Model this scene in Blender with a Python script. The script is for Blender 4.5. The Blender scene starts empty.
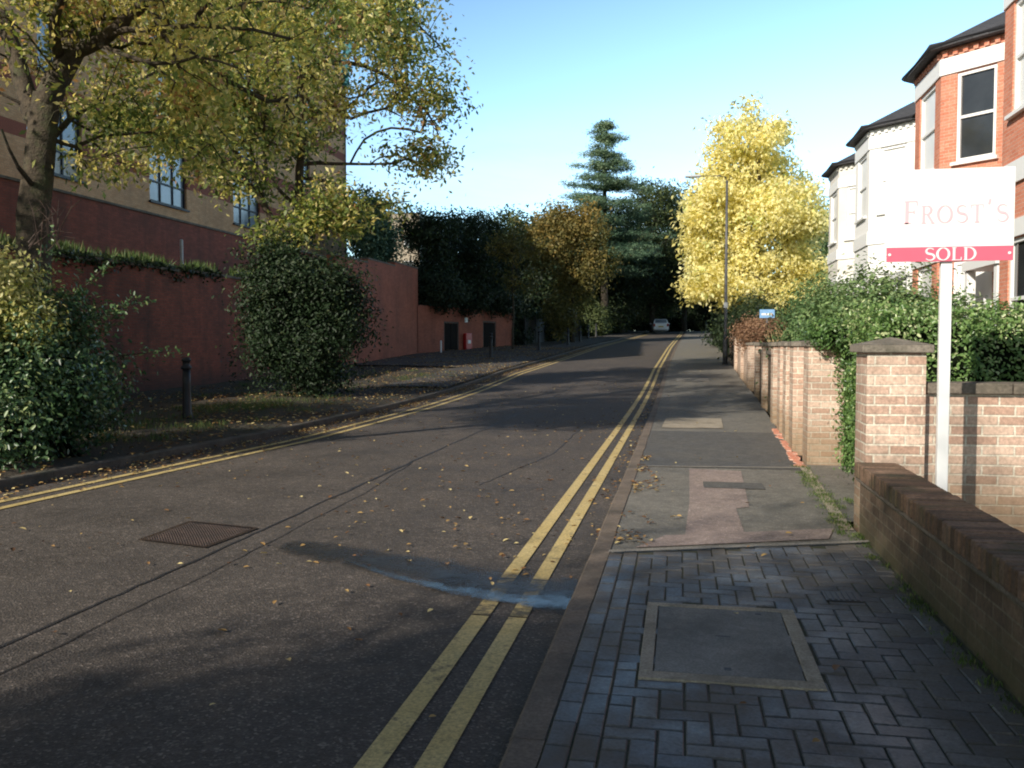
import bpy, math, random
import numpy as np
from mathutils import Vector, noise, Matrix
random.seed(7)
RNG = np.random.default_rng(11)
SC = bpy.context.scene
COL = SC.collection
R = math.radians
PI = math.pi

# ------------------------------------------------------------------ camera frame (only used to survey positions)
YAW = R(10.7); F = 887.0; CAMZ = 1.5
fw = (-math.sin(YAW), math.cos(YAW)); rt = (math.cos(YAW), math.sin(YAW))
PITCH = math.atan(39/F)
_f3 = np.array([fw[0]*math.cos(PITCH), fw[1]*math.cos(PITCH), -math.sin(PITCH)]); _r3 = np.array([rt[0], rt[1], 0.]); _u3 = np.cross(_r3, _f3)
def ray(px, py): return _f3+_r3*(px-512)/F+_u3*(384-py)/F
def P(px, py, d): return np.array([0, 0, CAMZ])+ray(px, py)*d
def onY(px, py, y):
    r = ray(px, py); return np.array([0, 0, CAMZ])+r*(y/r[1])

def sp(y, c, s=4.0):
    t = (y-c)/s
    return s*(t if t > 30 else math.log1p(math.exp(t)))
def zg(y):
    return 0.04*(sp(y, 27)-sp(y, 106))
def KR(y): return float(np.interp(y, [-20, 38, 60, 91, 112], [-.6, -.6, -.3, .45, .7]))
def KL(y): return float(np.interp(y, [-20, 6, 9, 13, 20, 35, 60, 91, 112], [-7.1, -6.95, -6.75, -6.45, -6.5, -7.0, -6.1, -3.9, -3.3]))
def WR(y): return float(np.interp(y, [-20, 7.3, 12, 24, 41, 90, 112], [1.35, 1.35, 1.5, 2.0, 2.3, 3.0, 3.2]))

# ------------------------------------------------------------------ object helpers
def tag(o, label=None, cat=None, group=None, kind=None):
    if label: o['label'] = label
    if cat: o['category'] = cat
    if group: o['group'] = group
    if kind: o['kind'] = kind
    return o
def empty(name, loc=(0, 0, 0), label=None, cat=None, group=None, rz=0):
    o = bpy.data.objects.new(name, None); COL.objects.link(o)
    o.location = loc; o.rotation_euler = (0, 0, rz)
    return tag(o, label, cat, group)
def link(name, me, mat, parent=None):
    o = bpy.data.objects.new(name, me); COL.objects.link(o)
    if mat is not None: me.materials.append(mat)
    if parent is not None:
        o.parent = parent
        o.matrix_parent_inverse = Matrix.Translation(-Vector(parent.location)) if parent.rotation_euler.z == 0 else Matrix.Identity(4)
    return o
def copy_tree(o, parent=None):
    c = o.copy(); COL.objects.link(c)
    if parent is not None: c.parent = parent
    for ch in list(o.children): copy_tree(ch, c)
    return c

class MB:
    """collects quads, boxes and tubes and links them as one mesh"""
    def __init__(s): s.v = []; s.f = []; s.t = []; s.cur = .5
    def quad(s, *ps):
        n = len(s.v); s.v.extend([tuple(map(float, p)) for p in ps]); s.f.append(tuple(range(n, n+len(ps)))); s.t.extend([s.cur]*len(ps))
    def box(s, x0, x1, y0, y1, z0, z1):
        s.obox(((x0+x1)/2, (y0+y1)/2, (z0+z1)/2), (1, 0, 0), (x1-x0, y1-y0, z1-z0))
    def obox(s, c, t, size, up=(0, 0, 1)):
        c = Vector(c); t = Vector(t).normalized(); u = Vector(up).normalized(); n = u.cross(t).normalized(); u = t.cross(n)
        a, b, h = t*size[0]/2, n*size[1]/2, u*size[2]/2
        k = len(s.v)
        for sz in (-1, 1):
            for sx, sy in ((-1, -1), (1, -1), (1, 1), (-1, 1)):
                s.v.append(tuple(c+a*sx+b*sy+h*sz)); s.t.append(s.cur)
        for q in ((0, 3, 2, 1), (4, 5, 6, 7), (0, 1, 5, 4), (1, 2, 6, 5), (2, 3, 7, 6), (3, 0, 4, 7)):
            s.f.append(tuple(k+i for i in q))
    def tube(s, pts, rs, n=8, cap=True):
        pts = [Vector(p) for p in pts]
        if not hasattr(rs, '__len__'): rs = [rs]*len(pts)
        rings = []
        ref = None
        for i, p in enumerate(pts):
            d = (pts[min(i+1, len(pts)-1)]-pts[max(i-1, 0)]).normalized()
            if ref is None: ref = Vector((0, 0, 1)) if abs(d.z) < .9 else Vector((1, 0, 0))
            a = d.cross(ref).normalized(); b = d.cross(a).normalized()
            if a.length < .5: a = Vector((1, 0, 0)); b = Vector((0, 1, 0))
            ref = a.cross(d)*-1
            k = len(s.v); rings.append(k)
            for j in range(n):
                an = 2*PI*j/n
                s.v.append(tuple(p+(a*math.cos(an)+b*math.sin(an))*rs[i])); s.t.append(s.cur)
        for i in range(len(rings)-1):
            for j in range(n):
                s.f.append((rings[i]+j, rings[i]+(j+1) % n, rings[i+1]+(j+1) % n, rings[i+1]+j))
        if cap:
            s.f.append(tuple(rings[0]+j for j in range(n))[::-1]); s.f.append(tuple(rings[-1]+j for j in range(n)))
    def lathe(s, prof, c=(0, 0, 0), n=16):
        k0 = len(s.v)
        for r, z in prof:
            for j in range(n):
                an = 2*PI*j/n
                s.v.append((c[0]+r*math.cos(an), c[1]+r*math.sin(an), c[2]+z)); s.t.append(s.cur)
        for i in range(len(prof)-1):
            for j in range(n):
                s.f.append((k0+i*n+j, k0+i*n+(j+1) % n, k0+(i+1)*n+(j+1) % n, k0+(i+1)*n+j))
        s.f.append(tuple(k0+j for j in range(n))[::-1]); s.f.append(tuple(k0+(len(prof)-1)*n+j for j in range(n)))
    def build(s, name, mat, parent=None, smooth=False, bevel=0, recalc=True):
        me = bpy.data.meshes.new(name); me.from_pydata(s.v, [], s.f); me.update()
        a = me.attributes.new('tint', 'FLOAT', 'POINT'); a.data.foreach_set('value', np.array(s.t, dtype=np.float32))
        if recalc:
            import bmesh
            bm = bmesh.new(); bm.from_mesh(me)
            bmesh.ops.recalc_face_normals(bm, faces=bm.faces); bm.to_mesh(me); bm.free()
        wall_uv(me)
        if smooth: me.polygons.foreach_set('use_smooth', [True]*len(me.polygons))
        o = link(name, me, mat, parent)
        if bevel:
            m = o.modifiers.new('b', 'BEVEL'); m.width = bevel; m.segments = 2; m.limit_method = 'ANGLE'
        return o
def build_split(mb, name, mat, parent, **k):
    """one object for each marked run of geometry"""
    marks = mb.marks+[(len(mb.v), len(mb.f))]
    for (v0, f0), (v1, f1) in zip(marks[:-1], marks[1:]):
        if f1 == f0: continue
        c = MB(); c.v = mb.v[v0:v1]; c.t = mb.t[v0:v1]; c.f = [tuple(i-v0 for i in f) for f in mb.f[f0:f1]]
        c.build(name, mat, parent, **k)
def mark(*mbs):
    for m in mbs:
        if not hasattr(m, 'marks'): m.marks = []
        m.marks.append((len(m.v), len(m.f)))
def wall_uv(me):
    """metres along the wall / height, so that brick courses follow every wall"""
    uv = me.uv_layers.new(name='UVMap')
    out = np.zeros(len(me.loops)*2, dtype=np.float32)
    vs = me.vertices
    for p in me.polygons:
        n = p.normal
        if abs(n.z) > .75:
            for li in p.loop_indices:
                c = vs[me.loops[li].vertex_index].co; out[2*li] = c.x; out[2*li+1] = c.y
        else:
            t = Vector((-n.y, n.x, 0)).normalized()
            for li in p.loop_indices:
                c = vs[me.loops[li].vertex_index].co; out[2*li] = c.dot(t); out[2*li+1] = c.z
    uv.data.foreach_set('uv', out)

# ------------------------------------------------------------------ materials
def newmat(name):
    m = bpy.data.materials.new(name); m.use_nodes = True
    nt = m.node_tree; nt.nodes.clear()
    out = nt.nodes.new('ShaderNodeOutputMaterial'); b = nt.nodes.new('ShaderNodeBsdfPrincipled')
    nt.links.new(b.outputs[0], out.inputs[0])
    return m, nt, b, out
def N(nt, typ, **kw):
    n = nt.nodes.new(typ)
    for k, v in kw.items():
        if k.startswith('i_'): n.inputs[k[2:].replace('_', ' ')].default_value = v
        else: setattr(n, k, v)
    return n
def ramp(nt, src, stops, interp='LINEAR'):
    r = nt.nodes.new('ShaderNodeValToRGB'); cr = r.color_ramp; cr.interpolation = interp
    while len(cr.elements) < len(stops): cr.elements.new(.5)
    for e, (p, c) in zip(cr.elements, stops):
        e.position = p; e.color = (c, c, c, 1) if not hasattr(c, '__len__') else (*c, 1)
    nt.links.new(src, r.inputs[0]); return r
def noise_n(nt, scale, detail=4, rough=.6, coord='Object', vec=None, dist=0):
    if vec is None:
        tc = nt.nodes.new('ShaderNodeTexCoord'); vec = tc.outputs[coord]
    n = nt.nodes.new('ShaderNodeTexNoise'); n.inputs['Scale'].default_value = scale
    n.inputs['Detail'].default_value = detail; n.inputs['Roughness'].default_value = rough; n.inputs['Distortion'].default_value = dist
    nt.links.new(vec, n.inputs['Vector']); return n
def mix(nt, a, b, fac, mode='MIX'):
    m = nt.nodes.new('ShaderNodeMix'); m.data_type = 'RGBA'; m.blend_type = mode
    for sock, val in ((m.inputs[0], fac), (m.inputs[6], a), (m.inputs[7], b)):
        if hasattr(val, 'is_linked') or hasattr(val, 'links'): nt.links.new(val, sock)
        elif hasattr(val, '__len__'): sock.default_value = (*val[:3], 1)
        else: sock.default_value = val if sock == m.inputs[0] else (val, val, val, 1)
    return m.outputs[2]
def bump(nt, b, h, strength=.4, dist=.01, prev=None):
    n = nt.nodes.new('ShaderNodeBump'); n.inputs['Strength'].default_value = strength; n.inputs['Distance'].default_value = dist
    nt.links.new(h, n.inputs['Height'])
    if prev is not None: nt.links.new(prev, n.inputs['Normal'])
    nt.links.new(n.outputs[0], b.inputs['Normal']); return n.outputs[0]

def m_rough(name, c1, c2, scale=6, rough=.8, bstr=.3, bdist=.01, fine=60, c3=None, spec=.5, metal=0):
    """generic mottled surface: two colours in large noise, a fine grain, bump"""
    m, nt, b, _ = newmat(name)
    n1 = noise_n(nt, scale, 6, .65); n2 = noise_n(nt, fine, 3, .6)
    r1 = ramp(nt, n1.outputs[0], [(.35, c1), (.65, c2)])
    col = mix(nt, r1.outputs[0], ramp(nt, n2.outputs[0], [(.3, .7), (.7, 1.3)]).outputs[0], 1, 'MULTIPLY')
    if c3 is not None:
        n3 = noise_n(nt, scale*.35, 5, .7)
        col = mix(nt, col, c3, ramp(nt, n3.outputs[0], [(.5, 0), (.68, .8)]).outputs[0])
    nt.links.new(col, b.inputs['Base Color']); b.inputs['Roughness'].default_value = rough
    b.inputs['Metallic'].default_value = metal; b.inputs['Specular IOR Level'].default_value = spec
    bump(nt, b, n2.outputs[0], bstr, bdist)
    return m

def m_brick(name, c1, c2, mortar, stain=(.03, .025, .02), stain_amt=.35, scale=1.0, rough=.85, bstr=.5, blotch=1.2, bands=None, low_stain=None, ms=.0055):
    m, nt, b, _ = newmat(name)
    tc = nt.nodes.new('ShaderNodeTexCoord')
    br = nt.nodes.new('ShaderNodeTexBrick'); br.offset = .5
    br.inputs['Scale'].default_value = 1/scale; br.inputs['Brick Width'].default_value = .225; br.inputs['Row Height'].default_value = .075
    br.inputs['Mortar Size'].default_value = ms; br.inputs['Mortar Smooth'].default_value = .25; br.inputs['Bias'].default_value = -.1
    br.inputs['Color1'].default_value = (*c1, 1); br.inputs['Color2'].default_value = (*c2, 1); br.inputs['Mortar'].default_value = (*mortar, 1)
    # slightly wavy courses
    nv = noise_n(nt, 3, 2, .5, vec=tc.outputs['UV'])
    vm = nt.nodes.new('ShaderNodeVectorMath'); vm.operation = 'MULTIPLY_ADD'
    nt.links.new(nv.outputs['Color'], vm.inputs[0]); vm.inputs[1].default_value = (.012, .012, 0); nt.links.new(tc.outputs['UV'], vm.inputs[2])
    nt.links.new(vm.outputs[0], br.inputs['Vector'])
    n1 = noise_n(nt, blotch, 7, .7); n2 = noise_n(nt, 35, 4, .7)
    col = mix(nt, br.outputs[0], ramp(nt, n2.outputs[0], [(.25, .55), (.75, 1.4)]).outputs[0], 1, 'MULTIPLY')
    if bands:
        sx = nt.nodes.new('ShaderNodeSeparateXYZ'); nt.links.new(tc.outputs['UV'], sx.inputs[0])
        for (z0, z1, cc) in bands:
            g = nt.nodes.new('ShaderNodeMath'); g.operation = 'COMPARE'; nt.links.new(sx.outputs[1], g.inputs[0])
            g.inputs[1].default_value = (z0+z1)/2; g.inputs[2].default_value = (z1-z0)/2
            bc = mix(nt, cc, ramp(nt, n2.outputs[0], [(.25, .5), (.75, 1.3)]).outputs[0], 1, 'MULTIPLY')
            col = mix(nt, col, bc, g.outputs[0])
    col = mix(nt, col, stain, ramp(nt, n1.outputs[0], [(.42, 0), (.75, stain_amt)]).outputs[0])
    mps = nt.nodes.new('ShaderNodeMapping'); mps.inputs['Scale'].default_value = (1.8, .22, 1); nt.links.new(tc.outputs['UV'], mps.inputs[0])
    nst = noise_n(nt, 1.0, 6, .7, vec=mps.outputs[0])
    col = mix(nt, col, stain, ramp(nt, nst.outputs[0], [(.48, 0), (.72, stain_amt*.9)]).outputs[0])
    if low_stain:
        z0, z1, sc_, amt = low_stain
        g = nt.nodes.new('ShaderNodeMapRange'); sx = nt.nodes.new('ShaderNodeSeparateXYZ'); nt.links.new(tc.outputs['UV'], sx.inputs[0])
        add = nt.nodes.new('ShaderNodeMath'); add.operation = 'MULTIPLY_ADD'; nt.links.new(n1.outputs[0], add.inputs[0]); add.inputs[1].default_value = .8; nt.links.new(sx.outputs[1], add.inputs[2])
        nt.links.new(add.outputs[0], g.inputs[0]); g.inputs[1].default_value = z0+.4; g.inputs[2].default_value = z1+.4; g.inputs[3].default_value = amt; g.inputs[4].default_value = 0
        col = mix(nt, col, sc_, g.outputs[0])
    nt.links.new(col, b.inputs['Base Color']); b.inputs['Roughness'].default_value = rough
    inv = ramp(nt, br.outputs['Fac'], [(0, 1), (1, 0)])
    nb = bump(nt, b, inv.outputs[0], bstr, .012)
    bump(nt, b, n2.outputs[0], .3, .006, nb)
    return m

def m_plain(name, c, rough=.5, metal=0, spec=.5, var=.15, scale=8, coat=0):
    m, nt, b, _ = newmat(name)
    n1 = noise_n(nt, scale, 5, .6)
    nt.links.new(mix(nt, c, ramp(nt, n1.outputs[0], [(.3, 1-var), (.7, 1+var)]).outputs[0], 1, 'MULTIPLY'), b.inputs['Base Color'])
    b.inputs['Roughness'].default_value = rough; b.inputs['Metallic'].default_value = metal; b.inputs['Specular IOR Level'].default_value = spec
    b.inputs['Coat Weight'].default_value = coat
    return m

def m_leaf(name, stops, rough=.5, trans=.35, spec=.4):
    """leaf colour from the per-leaf tint attribute; thin translucent leaf"""
    m, nt, b, out = newmat(name)
    at = nt.nodes.new('ShaderNodeAttribute'); at.attribute_name = 'tint'
    r = ramp(nt, at.outputs['Fac'], stops)
    nt.links.new(r.outputs[0], b.inputs['Base Color']); b.inputs['Roughness'].default_value = rough; b.inputs['Specular IOR Level'].default_value = spec
    tr = nt.nodes.new('ShaderNodeBsdfTranslucent')
    hs = nt.nodes.new('ShaderNodeHueSaturation'); hs.inputs['Saturation'].default_value = 1.15; hs.inputs['Value'].default_value = 1.3
    nt.links.new(r.outputs[0], hs.inputs['Color']); nt.links.new(hs.outputs[0], tr.inputs[0])
    ms = nt.nodes.new('ShaderNodeMixShader'); ms.inputs[0].default_value = trans
    nt.links.new(b.outputs[0], ms.inputs[1]); nt.links.new(tr.outputs[0], ms.inputs[2]); nt.links.new(ms.outputs[0], out.inputs[0])
    return m

# asphalt: dark, speckled with pale chippings, patchy, slightly polished
def m_asphalt(name, c1, c2, speck=.35, rough=.82, worn=None):
    m, nt, b, _ = newmat(name)
    tc = nt.nodes.new('ShaderNodeTexCoord')
    n1 = noise_n(nt, .8, 6, .7); n2 = noise_n(nt, 90, 2, .5); n0 = noise_n(nt, 9, 5, .7)
    vo = nt.nodes.new('ShaderNodeTexVoronoi'); vo.inputs['Scale'].default_value = 85; nt.links.new(tc.outputs['Object'], vo.inputs['Vector'])
    r1 = ramp(nt, n1.outputs[0], [(.35, c1), (.65, c2)])
    col = mix(nt, r1.outputs[0], ramp(nt, n0.outputs[0], [(.3, .75), (.7, 1.25)]).outputs[0], 1, 'MULTIPLY')
    sepc = nt.nodes.new('ShaderNodeSeparateColor'); nt.links.new(vo.outputs['Color'], sepc.inputs[0])
    st = ramp(nt, sepc.outputs[0], [(.0, .45), (.55, .9), (.86, 1.5), (1, 4.2)])
    col = mix(nt, col, mix(nt, col, st.outputs[0], 1, 'MULTIPLY'), speck)
    if worn is not None:   # long streaks along the road
        mp = nt.nodes.new('ShaderNodeMapping'); mp.inputs['Scale'].default_value = (1.6, .12, 1); nt.links.new(tc.outputs['Object'], mp.inputs[0])
        ns = noise_n(nt, 1, 4, .6, vec=mp.outputs[0])
        col = mix(nt, col, worn, ramp(nt, ns.outputs[0], [(.5, 0), (.75, .5)]).outputs[0])
    nt.links.new(col, b.inputs['Base Color'])
    rr = ramp(nt, n1.outputs[0], [(.3, rough-.12), (.7, rough+.08)]); nt.links.new(rr.outputs[0], b.inputs['Roughness'])
    b.inputs['Specular IOR Level'].default_value = .4
    nb = bump(nt, b, vo.outputs['Distance'], .7, .007)
    bump(nt, b, n0.outputs[0], .15, .01, nb)
    return m

M = {}
M['asphalt'] = m_asphalt('asphalt', (.066, .055, .047), (.104, .086, .073), .5, worn=(.056, .049, .045))
M['asphalt_dark'] = m_asphalt('asphalt_dark', (.022, .022, .025), (.035, .033, .035), .2, rough=.6)
M['pave_asphalt'] = m_asphalt('pavement_asphalt', (.155, .145, .125), (.20, .185, .16), .2)
M['pave_patch'] = m_asphalt('pavement_patch', (.26, .20, .18), (.31, .245, .215), .2)
M['pave_patch_dark'] = m_asphalt('pavement_patch_dark', (.09, .088, .085), (.12, .115, .105), .2)
M['side_path'] = m_asphalt('side_path', (.06, .055, .05), (.09, .08, .07), .25)
M['kerb'] = m_rough('kerb', (.13, .10, .075), (.20, .155, .12), 5, .85, .4, .008, 70, (.07, .06, .045))
M['kerb_dark'] = m_rough('kerb_dark', (.07, .06, .05), (.12, .10, .08), 4, .9, .4, .01, 60, (.04, .045, .03))
M['stone_line'] = m_rough('stone_line', (.22, .20, .17), (.32, .29, .25), 7, .85, .3, .005, 60)
M['soil'] = m_rough('soil', (.030, .024, .017), (.06, .045, .03), 3, .95, .8, .03, 30, (.035, .045, .018))
M['joint'] = m_rough('joint', (.05, .052, .035), (.09, .085, .06), 9, .95, .5, .008, 70, (.045, .07, .02))
M['terrace'] = m_rough('terrace', (.05, .06, .02), (.09, .08, .04), 3, .95, .8, .03, 25)
M['concrete'] = m_rough('concrete', (.18, .175, .16), (.26, .25, .23), 4, .85, .35, .005, 90, (.09, .085, .075))
M['concrete_pale'] = m_rough('concrete_pale', (.32, .27, .20), (.42, .36, .28), 6, .85, .35, .006, 70, (.15, .13, .09))
M['slab_white'] = m_plain('slab_white', (.8, .8, .78), .6, var=.05)
M['drive'] = m_rough('drive', (.20, .19, .17), (.28, .26, .24), 3, .9, .4, .01, 70)
M['rust'] = m_rough('rust', (.035, .022, .017), (.065, .04, .03), 8, .55, .6, .006, 60, (.03, .022, .018), metal=.3)
M['iron'] = m_plain('iron', (.018, .018, .02), .5, spec=.5, var=.3)
M['lamp_metal'] = m_plain('lamp_metal', (.10, .10, .105), .5, metal=.2, var=.3)
M['lamp_head'] = m_plain('lamp_head', (.5, .52, .54), .4)
M['white_paint'] = m_plain('white_paint', (.88, .88, .87), .5, var=.02)
M['white_render'] = m_rough('white_render', (.86, .86, .84), (.90, .89, .87), 1.2, .8, .1, .003, 60)
M['cream_render'] = m_rough('cream_render', (.72, .69, .62), (.79, .76, .70), 1.0, .8, .1, .003, 60)
M['glass'] = m_plain('window_glass', (.035, .038, .042), .06, spec=.6, var=.4, scale=.8)
M['glass_sky'] = m_plain('window_glass_bright', (.20, .23, .26), .12, spec=.8, var=.5, scale=.7)
M['slate'] = m_brick('slate', (.06, .062, .07), (.09, .09, .10), (.03, .03, .035), scale=1.6, stain_amt=.3)
M['gutter'] = m_plain('gutter', (.03, .03, .035), .5)
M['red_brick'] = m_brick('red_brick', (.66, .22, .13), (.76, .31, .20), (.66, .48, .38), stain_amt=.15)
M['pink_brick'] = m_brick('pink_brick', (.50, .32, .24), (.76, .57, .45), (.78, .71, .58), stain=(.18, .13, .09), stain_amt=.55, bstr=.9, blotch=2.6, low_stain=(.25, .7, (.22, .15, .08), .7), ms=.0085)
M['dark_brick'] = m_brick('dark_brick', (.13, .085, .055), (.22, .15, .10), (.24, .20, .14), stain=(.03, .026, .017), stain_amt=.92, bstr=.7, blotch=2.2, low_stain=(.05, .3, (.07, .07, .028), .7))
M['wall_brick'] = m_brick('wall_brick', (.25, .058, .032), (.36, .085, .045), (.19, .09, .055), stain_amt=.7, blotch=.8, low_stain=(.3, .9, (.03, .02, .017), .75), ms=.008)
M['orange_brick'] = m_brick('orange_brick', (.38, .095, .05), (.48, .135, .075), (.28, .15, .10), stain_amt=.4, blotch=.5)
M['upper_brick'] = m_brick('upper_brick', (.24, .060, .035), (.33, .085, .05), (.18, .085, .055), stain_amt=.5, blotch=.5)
BAND = (.34, .10, .055)
M['buff_brick'] = m_brick('buff_brick', (.64, .34, .16), (.76, .44, .23), (.50, .32, .18), stain_amt=.25, blotch=.4,
                          bands=[(z, z+.45, BAND) for z in (7.9, 9.5, 12.55, 14.0, 15.4, 16.9)])
M['coping'] = m_rough('coping', (.12, .10, .08), (.20, .165, .13), 5, .9, .5, .01, 50, (.07, .065, .045))
M['coping_grey'] = m_rough('coping_grey', (.17, .15, .12), (.27, .23, .19), 5, .9, .6, .012, 45, (.09, .085, .06))
M['teal_cloth'] = m_plain('teal_cloth', (.01, .14, .18), .7)
M['red_paint'] = m_plain('red_paint', (.50, .02, .02), .4)
M['door_paint'] = m_plain('door_paint', (.022, .018, .016), .95, var=.3, spec=.1)
M['blind'] = m_plain('window_blind', (.80, .80, .78), .35, var=.06, scale=2)
M['door_frame'] = m_plain('door_frame', (.10, .065, .05), .7, var=.3)
M['fence_wood'] = m_plain('fence_wood', (.025, .022, .02), .8, var=.4)
M['sign_red'] = m_plain('sign_red', (.74, .13, .20), .5, var=.03)
M['sign_text'] = m_plain('sign_text', (.82, .50, .55), .5, var=.02)  # red lettering paled in its colour to imitate glare on the board
M['sign_blue'] = m_plain('sign_blue', (.22, .42, .72), .5)
M['bark'] = m_rough('bark', (.040, .031, .022), (.095, .072, .048), 8, .95, 1, .03, 30, (.07, .08, .035))
M['bark_dark'] = m_rough('bark_dark', (.035, .028, .02), (.06, .047, .033), 6, .95, .8, .03, 25)
M['car_white'] = m_plain('car_white', (.92, .93, .95), .3, var=.02, coat=.6)
M['car_red'] = m_plain('car_red', (.30, .02, .02), .3, var=.02, coat=.6)
M['tyre'] = m_plain('tyre', (.02, .02, .02), .8)
M['rim'] = m_plain('rim', (.4, .4, .42), .35, metal=.7)
M['tail_red'] = m_plain('tail_red', (.35, .01, .01), .25)
M['plate'] = m_plain('plate_yellow', (.65, .48, .05), .4)
M['plastic_dark'] = m_plain('plastic_dark', (.03, .03, .032), .6)
# yellow road paint, worn through to the tarmac
def m_yellow(name, wear):
    m, nt, b, _ = newmat(name)
    n1 = noise_n(nt, 7, 8, .8); n2 = noise_n(nt, 70, 3, .6); n3 = noise_n(nt, 1.3, 3, .6)
    base = ramp(nt, n3.outputs[0], [(.3, (.60, .44, .16)), (.7, (.72, .56, .25))])
    col = mix(nt, base.outputs[0], ramp(nt, n2.outputs[0], [(.3, .6), (.7, 1.2)]).outputs[0], 1, 'MULTIPLY')
    col = mix(nt, col, (.06, .052, .045), ramp(nt, n1.outputs[0], [(wear, .05), (wear+.1, .8)]).outputs[0])
    nt.links.new(col, b.inputs['Base Color']); b.inputs['Roughness'].default_value = .75
    bump(nt, b, n2.outputs[0], .4, .005); return m
M['yellow'] = m_yellow('yellow_paint', .55)
M['yellow_worn'] = m_yellow('yellow_paint_worn', .46)
# blue-grey paving blocks, one tint per block
def m_block():
    m, nt, b, _ = newmat('paving_block')
    at = nt.nodes.new('ShaderNodeAttribute'); at.attribute_name = 'tint'
    r = ramp(nt, at.outputs['Fac'], [(0, (.075, .074, .080)), (.45, (.115, .112, .115)), (.8, (.155, .148, .14)), (1, (.12, .14, .17))])
    n2 = noise_n(nt, 60, 4, .7); n1 = noise_n(nt, 2.2, 5, .7)
    col = mix(nt, r.outputs[0], ramp(nt, n2.outputs[0], [(.3, .6), (.7, 1.35)]).outputs[0], 1, 'MULTIPLY')
    col = mix(nt, col, (.13, .105, .075), ramp(nt, n1.outputs[0], [(.46, 0), (.70, .75)]).outputs[0])
    nt.links.new(col, b.inputs['Base Color'])
    rr = ramp(nt, n1.outputs[0], [(.35, .42), (.65, .8)]); nt.links.new(rr.outputs[0], b.inputs['Roughness'])
    bump(nt, b, n2.outputs[0], .35, .004); return m
M['block'] = m_block()
def m_water(name, col, rough, bst, lo, hi):
    """shallow wet film whose ragged edge follows the tint attribute and the grain of the tarmac"""
    m, nt, b, out = newmat(name)
    b.inputs['Base Color'].default_value = (*col, 1); b.inputs['Roughness'].default_value = rough; b.inputs['Specular IOR Level'].default_value = .7
    n1 = noise_n(nt, 60, 3, .6); n2 = noise_n(nt, 5, 5, .75)
    bump(nt, b, n1.outputs[0], bst, .004)
    at = nt.nodes.new('ShaderNodeAttribute'); at.attribute_name = 'tint'
    a = nt.nodes.new('ShaderNodeMath'); a.operation = 'MULTIPLY_ADD'; nt.links.new(n2.outputs[0], a.inputs[0]); a.inputs[1].default_value = 1.3; nt.links.new(at.outputs['Fac'], a.inputs[2])
    a2 = nt.nodes.new('ShaderNodeMath'); a2.operation = 'MULTIPLY_ADD'; nt.links.new(n1.outputs[0], a2.inputs[0]); a2.inputs[1].default_value = .35; nt.links.new(a.outputs[0], a2.inputs[2])
    f = ramp(nt, a2.outputs[0], [(lo, 0), (hi, 1)])
    # ramp input is clamped to 0..1, so rescale first
    sc = nt.nodes.new('ShaderNodeMath'); sc.operation = 'MULTIPLY'; sc.inputs[1].default_value = .5; nt.links.new(a2.outputs[0], sc.inputs[0]); nt.links.new(sc.outputs[0], f.inputs[0])
    tr = nt.nodes.new('ShaderNodeBsdfTransparent'); ms = nt.nodes.new('ShaderNodeMixShader')
    nt.links.new(f.outputs[0], ms.inputs[0]); nt.links.new(tr.outputs[0], ms.inputs[1]); nt.links.new(b.outputs[0], ms.inputs[2]); nt.links.new(ms.outputs[0], out.inputs[0])
    return m
M['puddle'] = m_water('puddle_water', (.03, .034, .04), .20, .35, .70, 1.1)
M['damp'] = m_water('damp_tarmac', (.020, .021, .024), .5, .6, .60, 1.25)

L = {}
L['autumn'] = m_leaf('leaf_autumn', [(0, (.10, .14, .04)), (.28, (.24, .30, .09)), (.5, (.50, .48, .15)), (.7, (.78, .66, .24)), (.88, (.92, .80, .40)), (1, (.50, .28, .14))], .5, .5)
L['laurel'] = m_leaf('leaf_laurel', [(0, (.02, .045, .018)), (.5, (.05, .105, .04)), (.85, (.11, .18, .07)), (1, (.34, .40, .17))], .38, .15, .45)
L['laurel_dark'] = m_leaf('leaf_laurel_dark', [(0, (.010, .022, .009)), (.6, (.024, .048, .018)), (1, (.08, .10, .038))], .55, .15, .3)
L['variegated'] = m_leaf('leaf_variegated', [(0, (.14, .19, .05)), (.5, (.38, .38, .11)), (1, (.60, .54, .24))], .4, .3)
L['yellow'] = m_leaf('leaf_yellow', [(0, (.56, .50, .16)), (.35, (.88, .80, .36)), (.75, (.96, .90, .54)), (1, (.74, .82, .38))], .6, .45)
L['ivy'] = m_leaf('leaf_ivy', [(0, (.014, .026, .010)), (.6, (.03, .05, .02)), (1, (.06, .085, .03))], .5, .2)
L['orange'] = m_leaf('leaf_orange', [(0, (.08, .085, .026)), (.5, (.17, .15, .045)), (1, (.36, .25, .075))], .6, .3)
L['olive'] = m_leaf('leaf_olive', [(0, (.05, .06, .02)), (.5, (.13, .12, .035)), (1, (.28, .21, .05))], .6, .3)
L['cedar'] = m_leaf('leaf_cedar', [(0, (.03, .07, .04)), (.5, (.11, .19, .11)), (1, (.34, .43, .24))], .6, .15)
L['dark'] = m_leaf('leaf_dark', [(0, (.010, .020, .008)), (.6, (.035, .06, .024)), (1, (.12, .15, .05))], .6, .25)
L['hedge'] = m_leaf('leaf_hedge', [(0, (.04, .09, .025)), (.5, (.13, .23, .065)), (.9, (.26, .38, .13)), (1, (.55, .60, .32))], .35, .25, .5)
L['conifer'] = m_leaf('leaf_conifer', [(0, (.035, .08, .03)), (.5, (.10, .18, .065)), (1, (.24, .33, .13))], .55, .2)
L['lime'] = m_leaf('leaf_lime', [(0, (.07, .15, .025)), (1, (.22, .36, .08))], .5, .3)
L['redhedge'] = m_leaf('leaf_red', [(0, (.15, .075, .045)), (1, (.36, .22, .13))], .6, .2)
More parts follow.
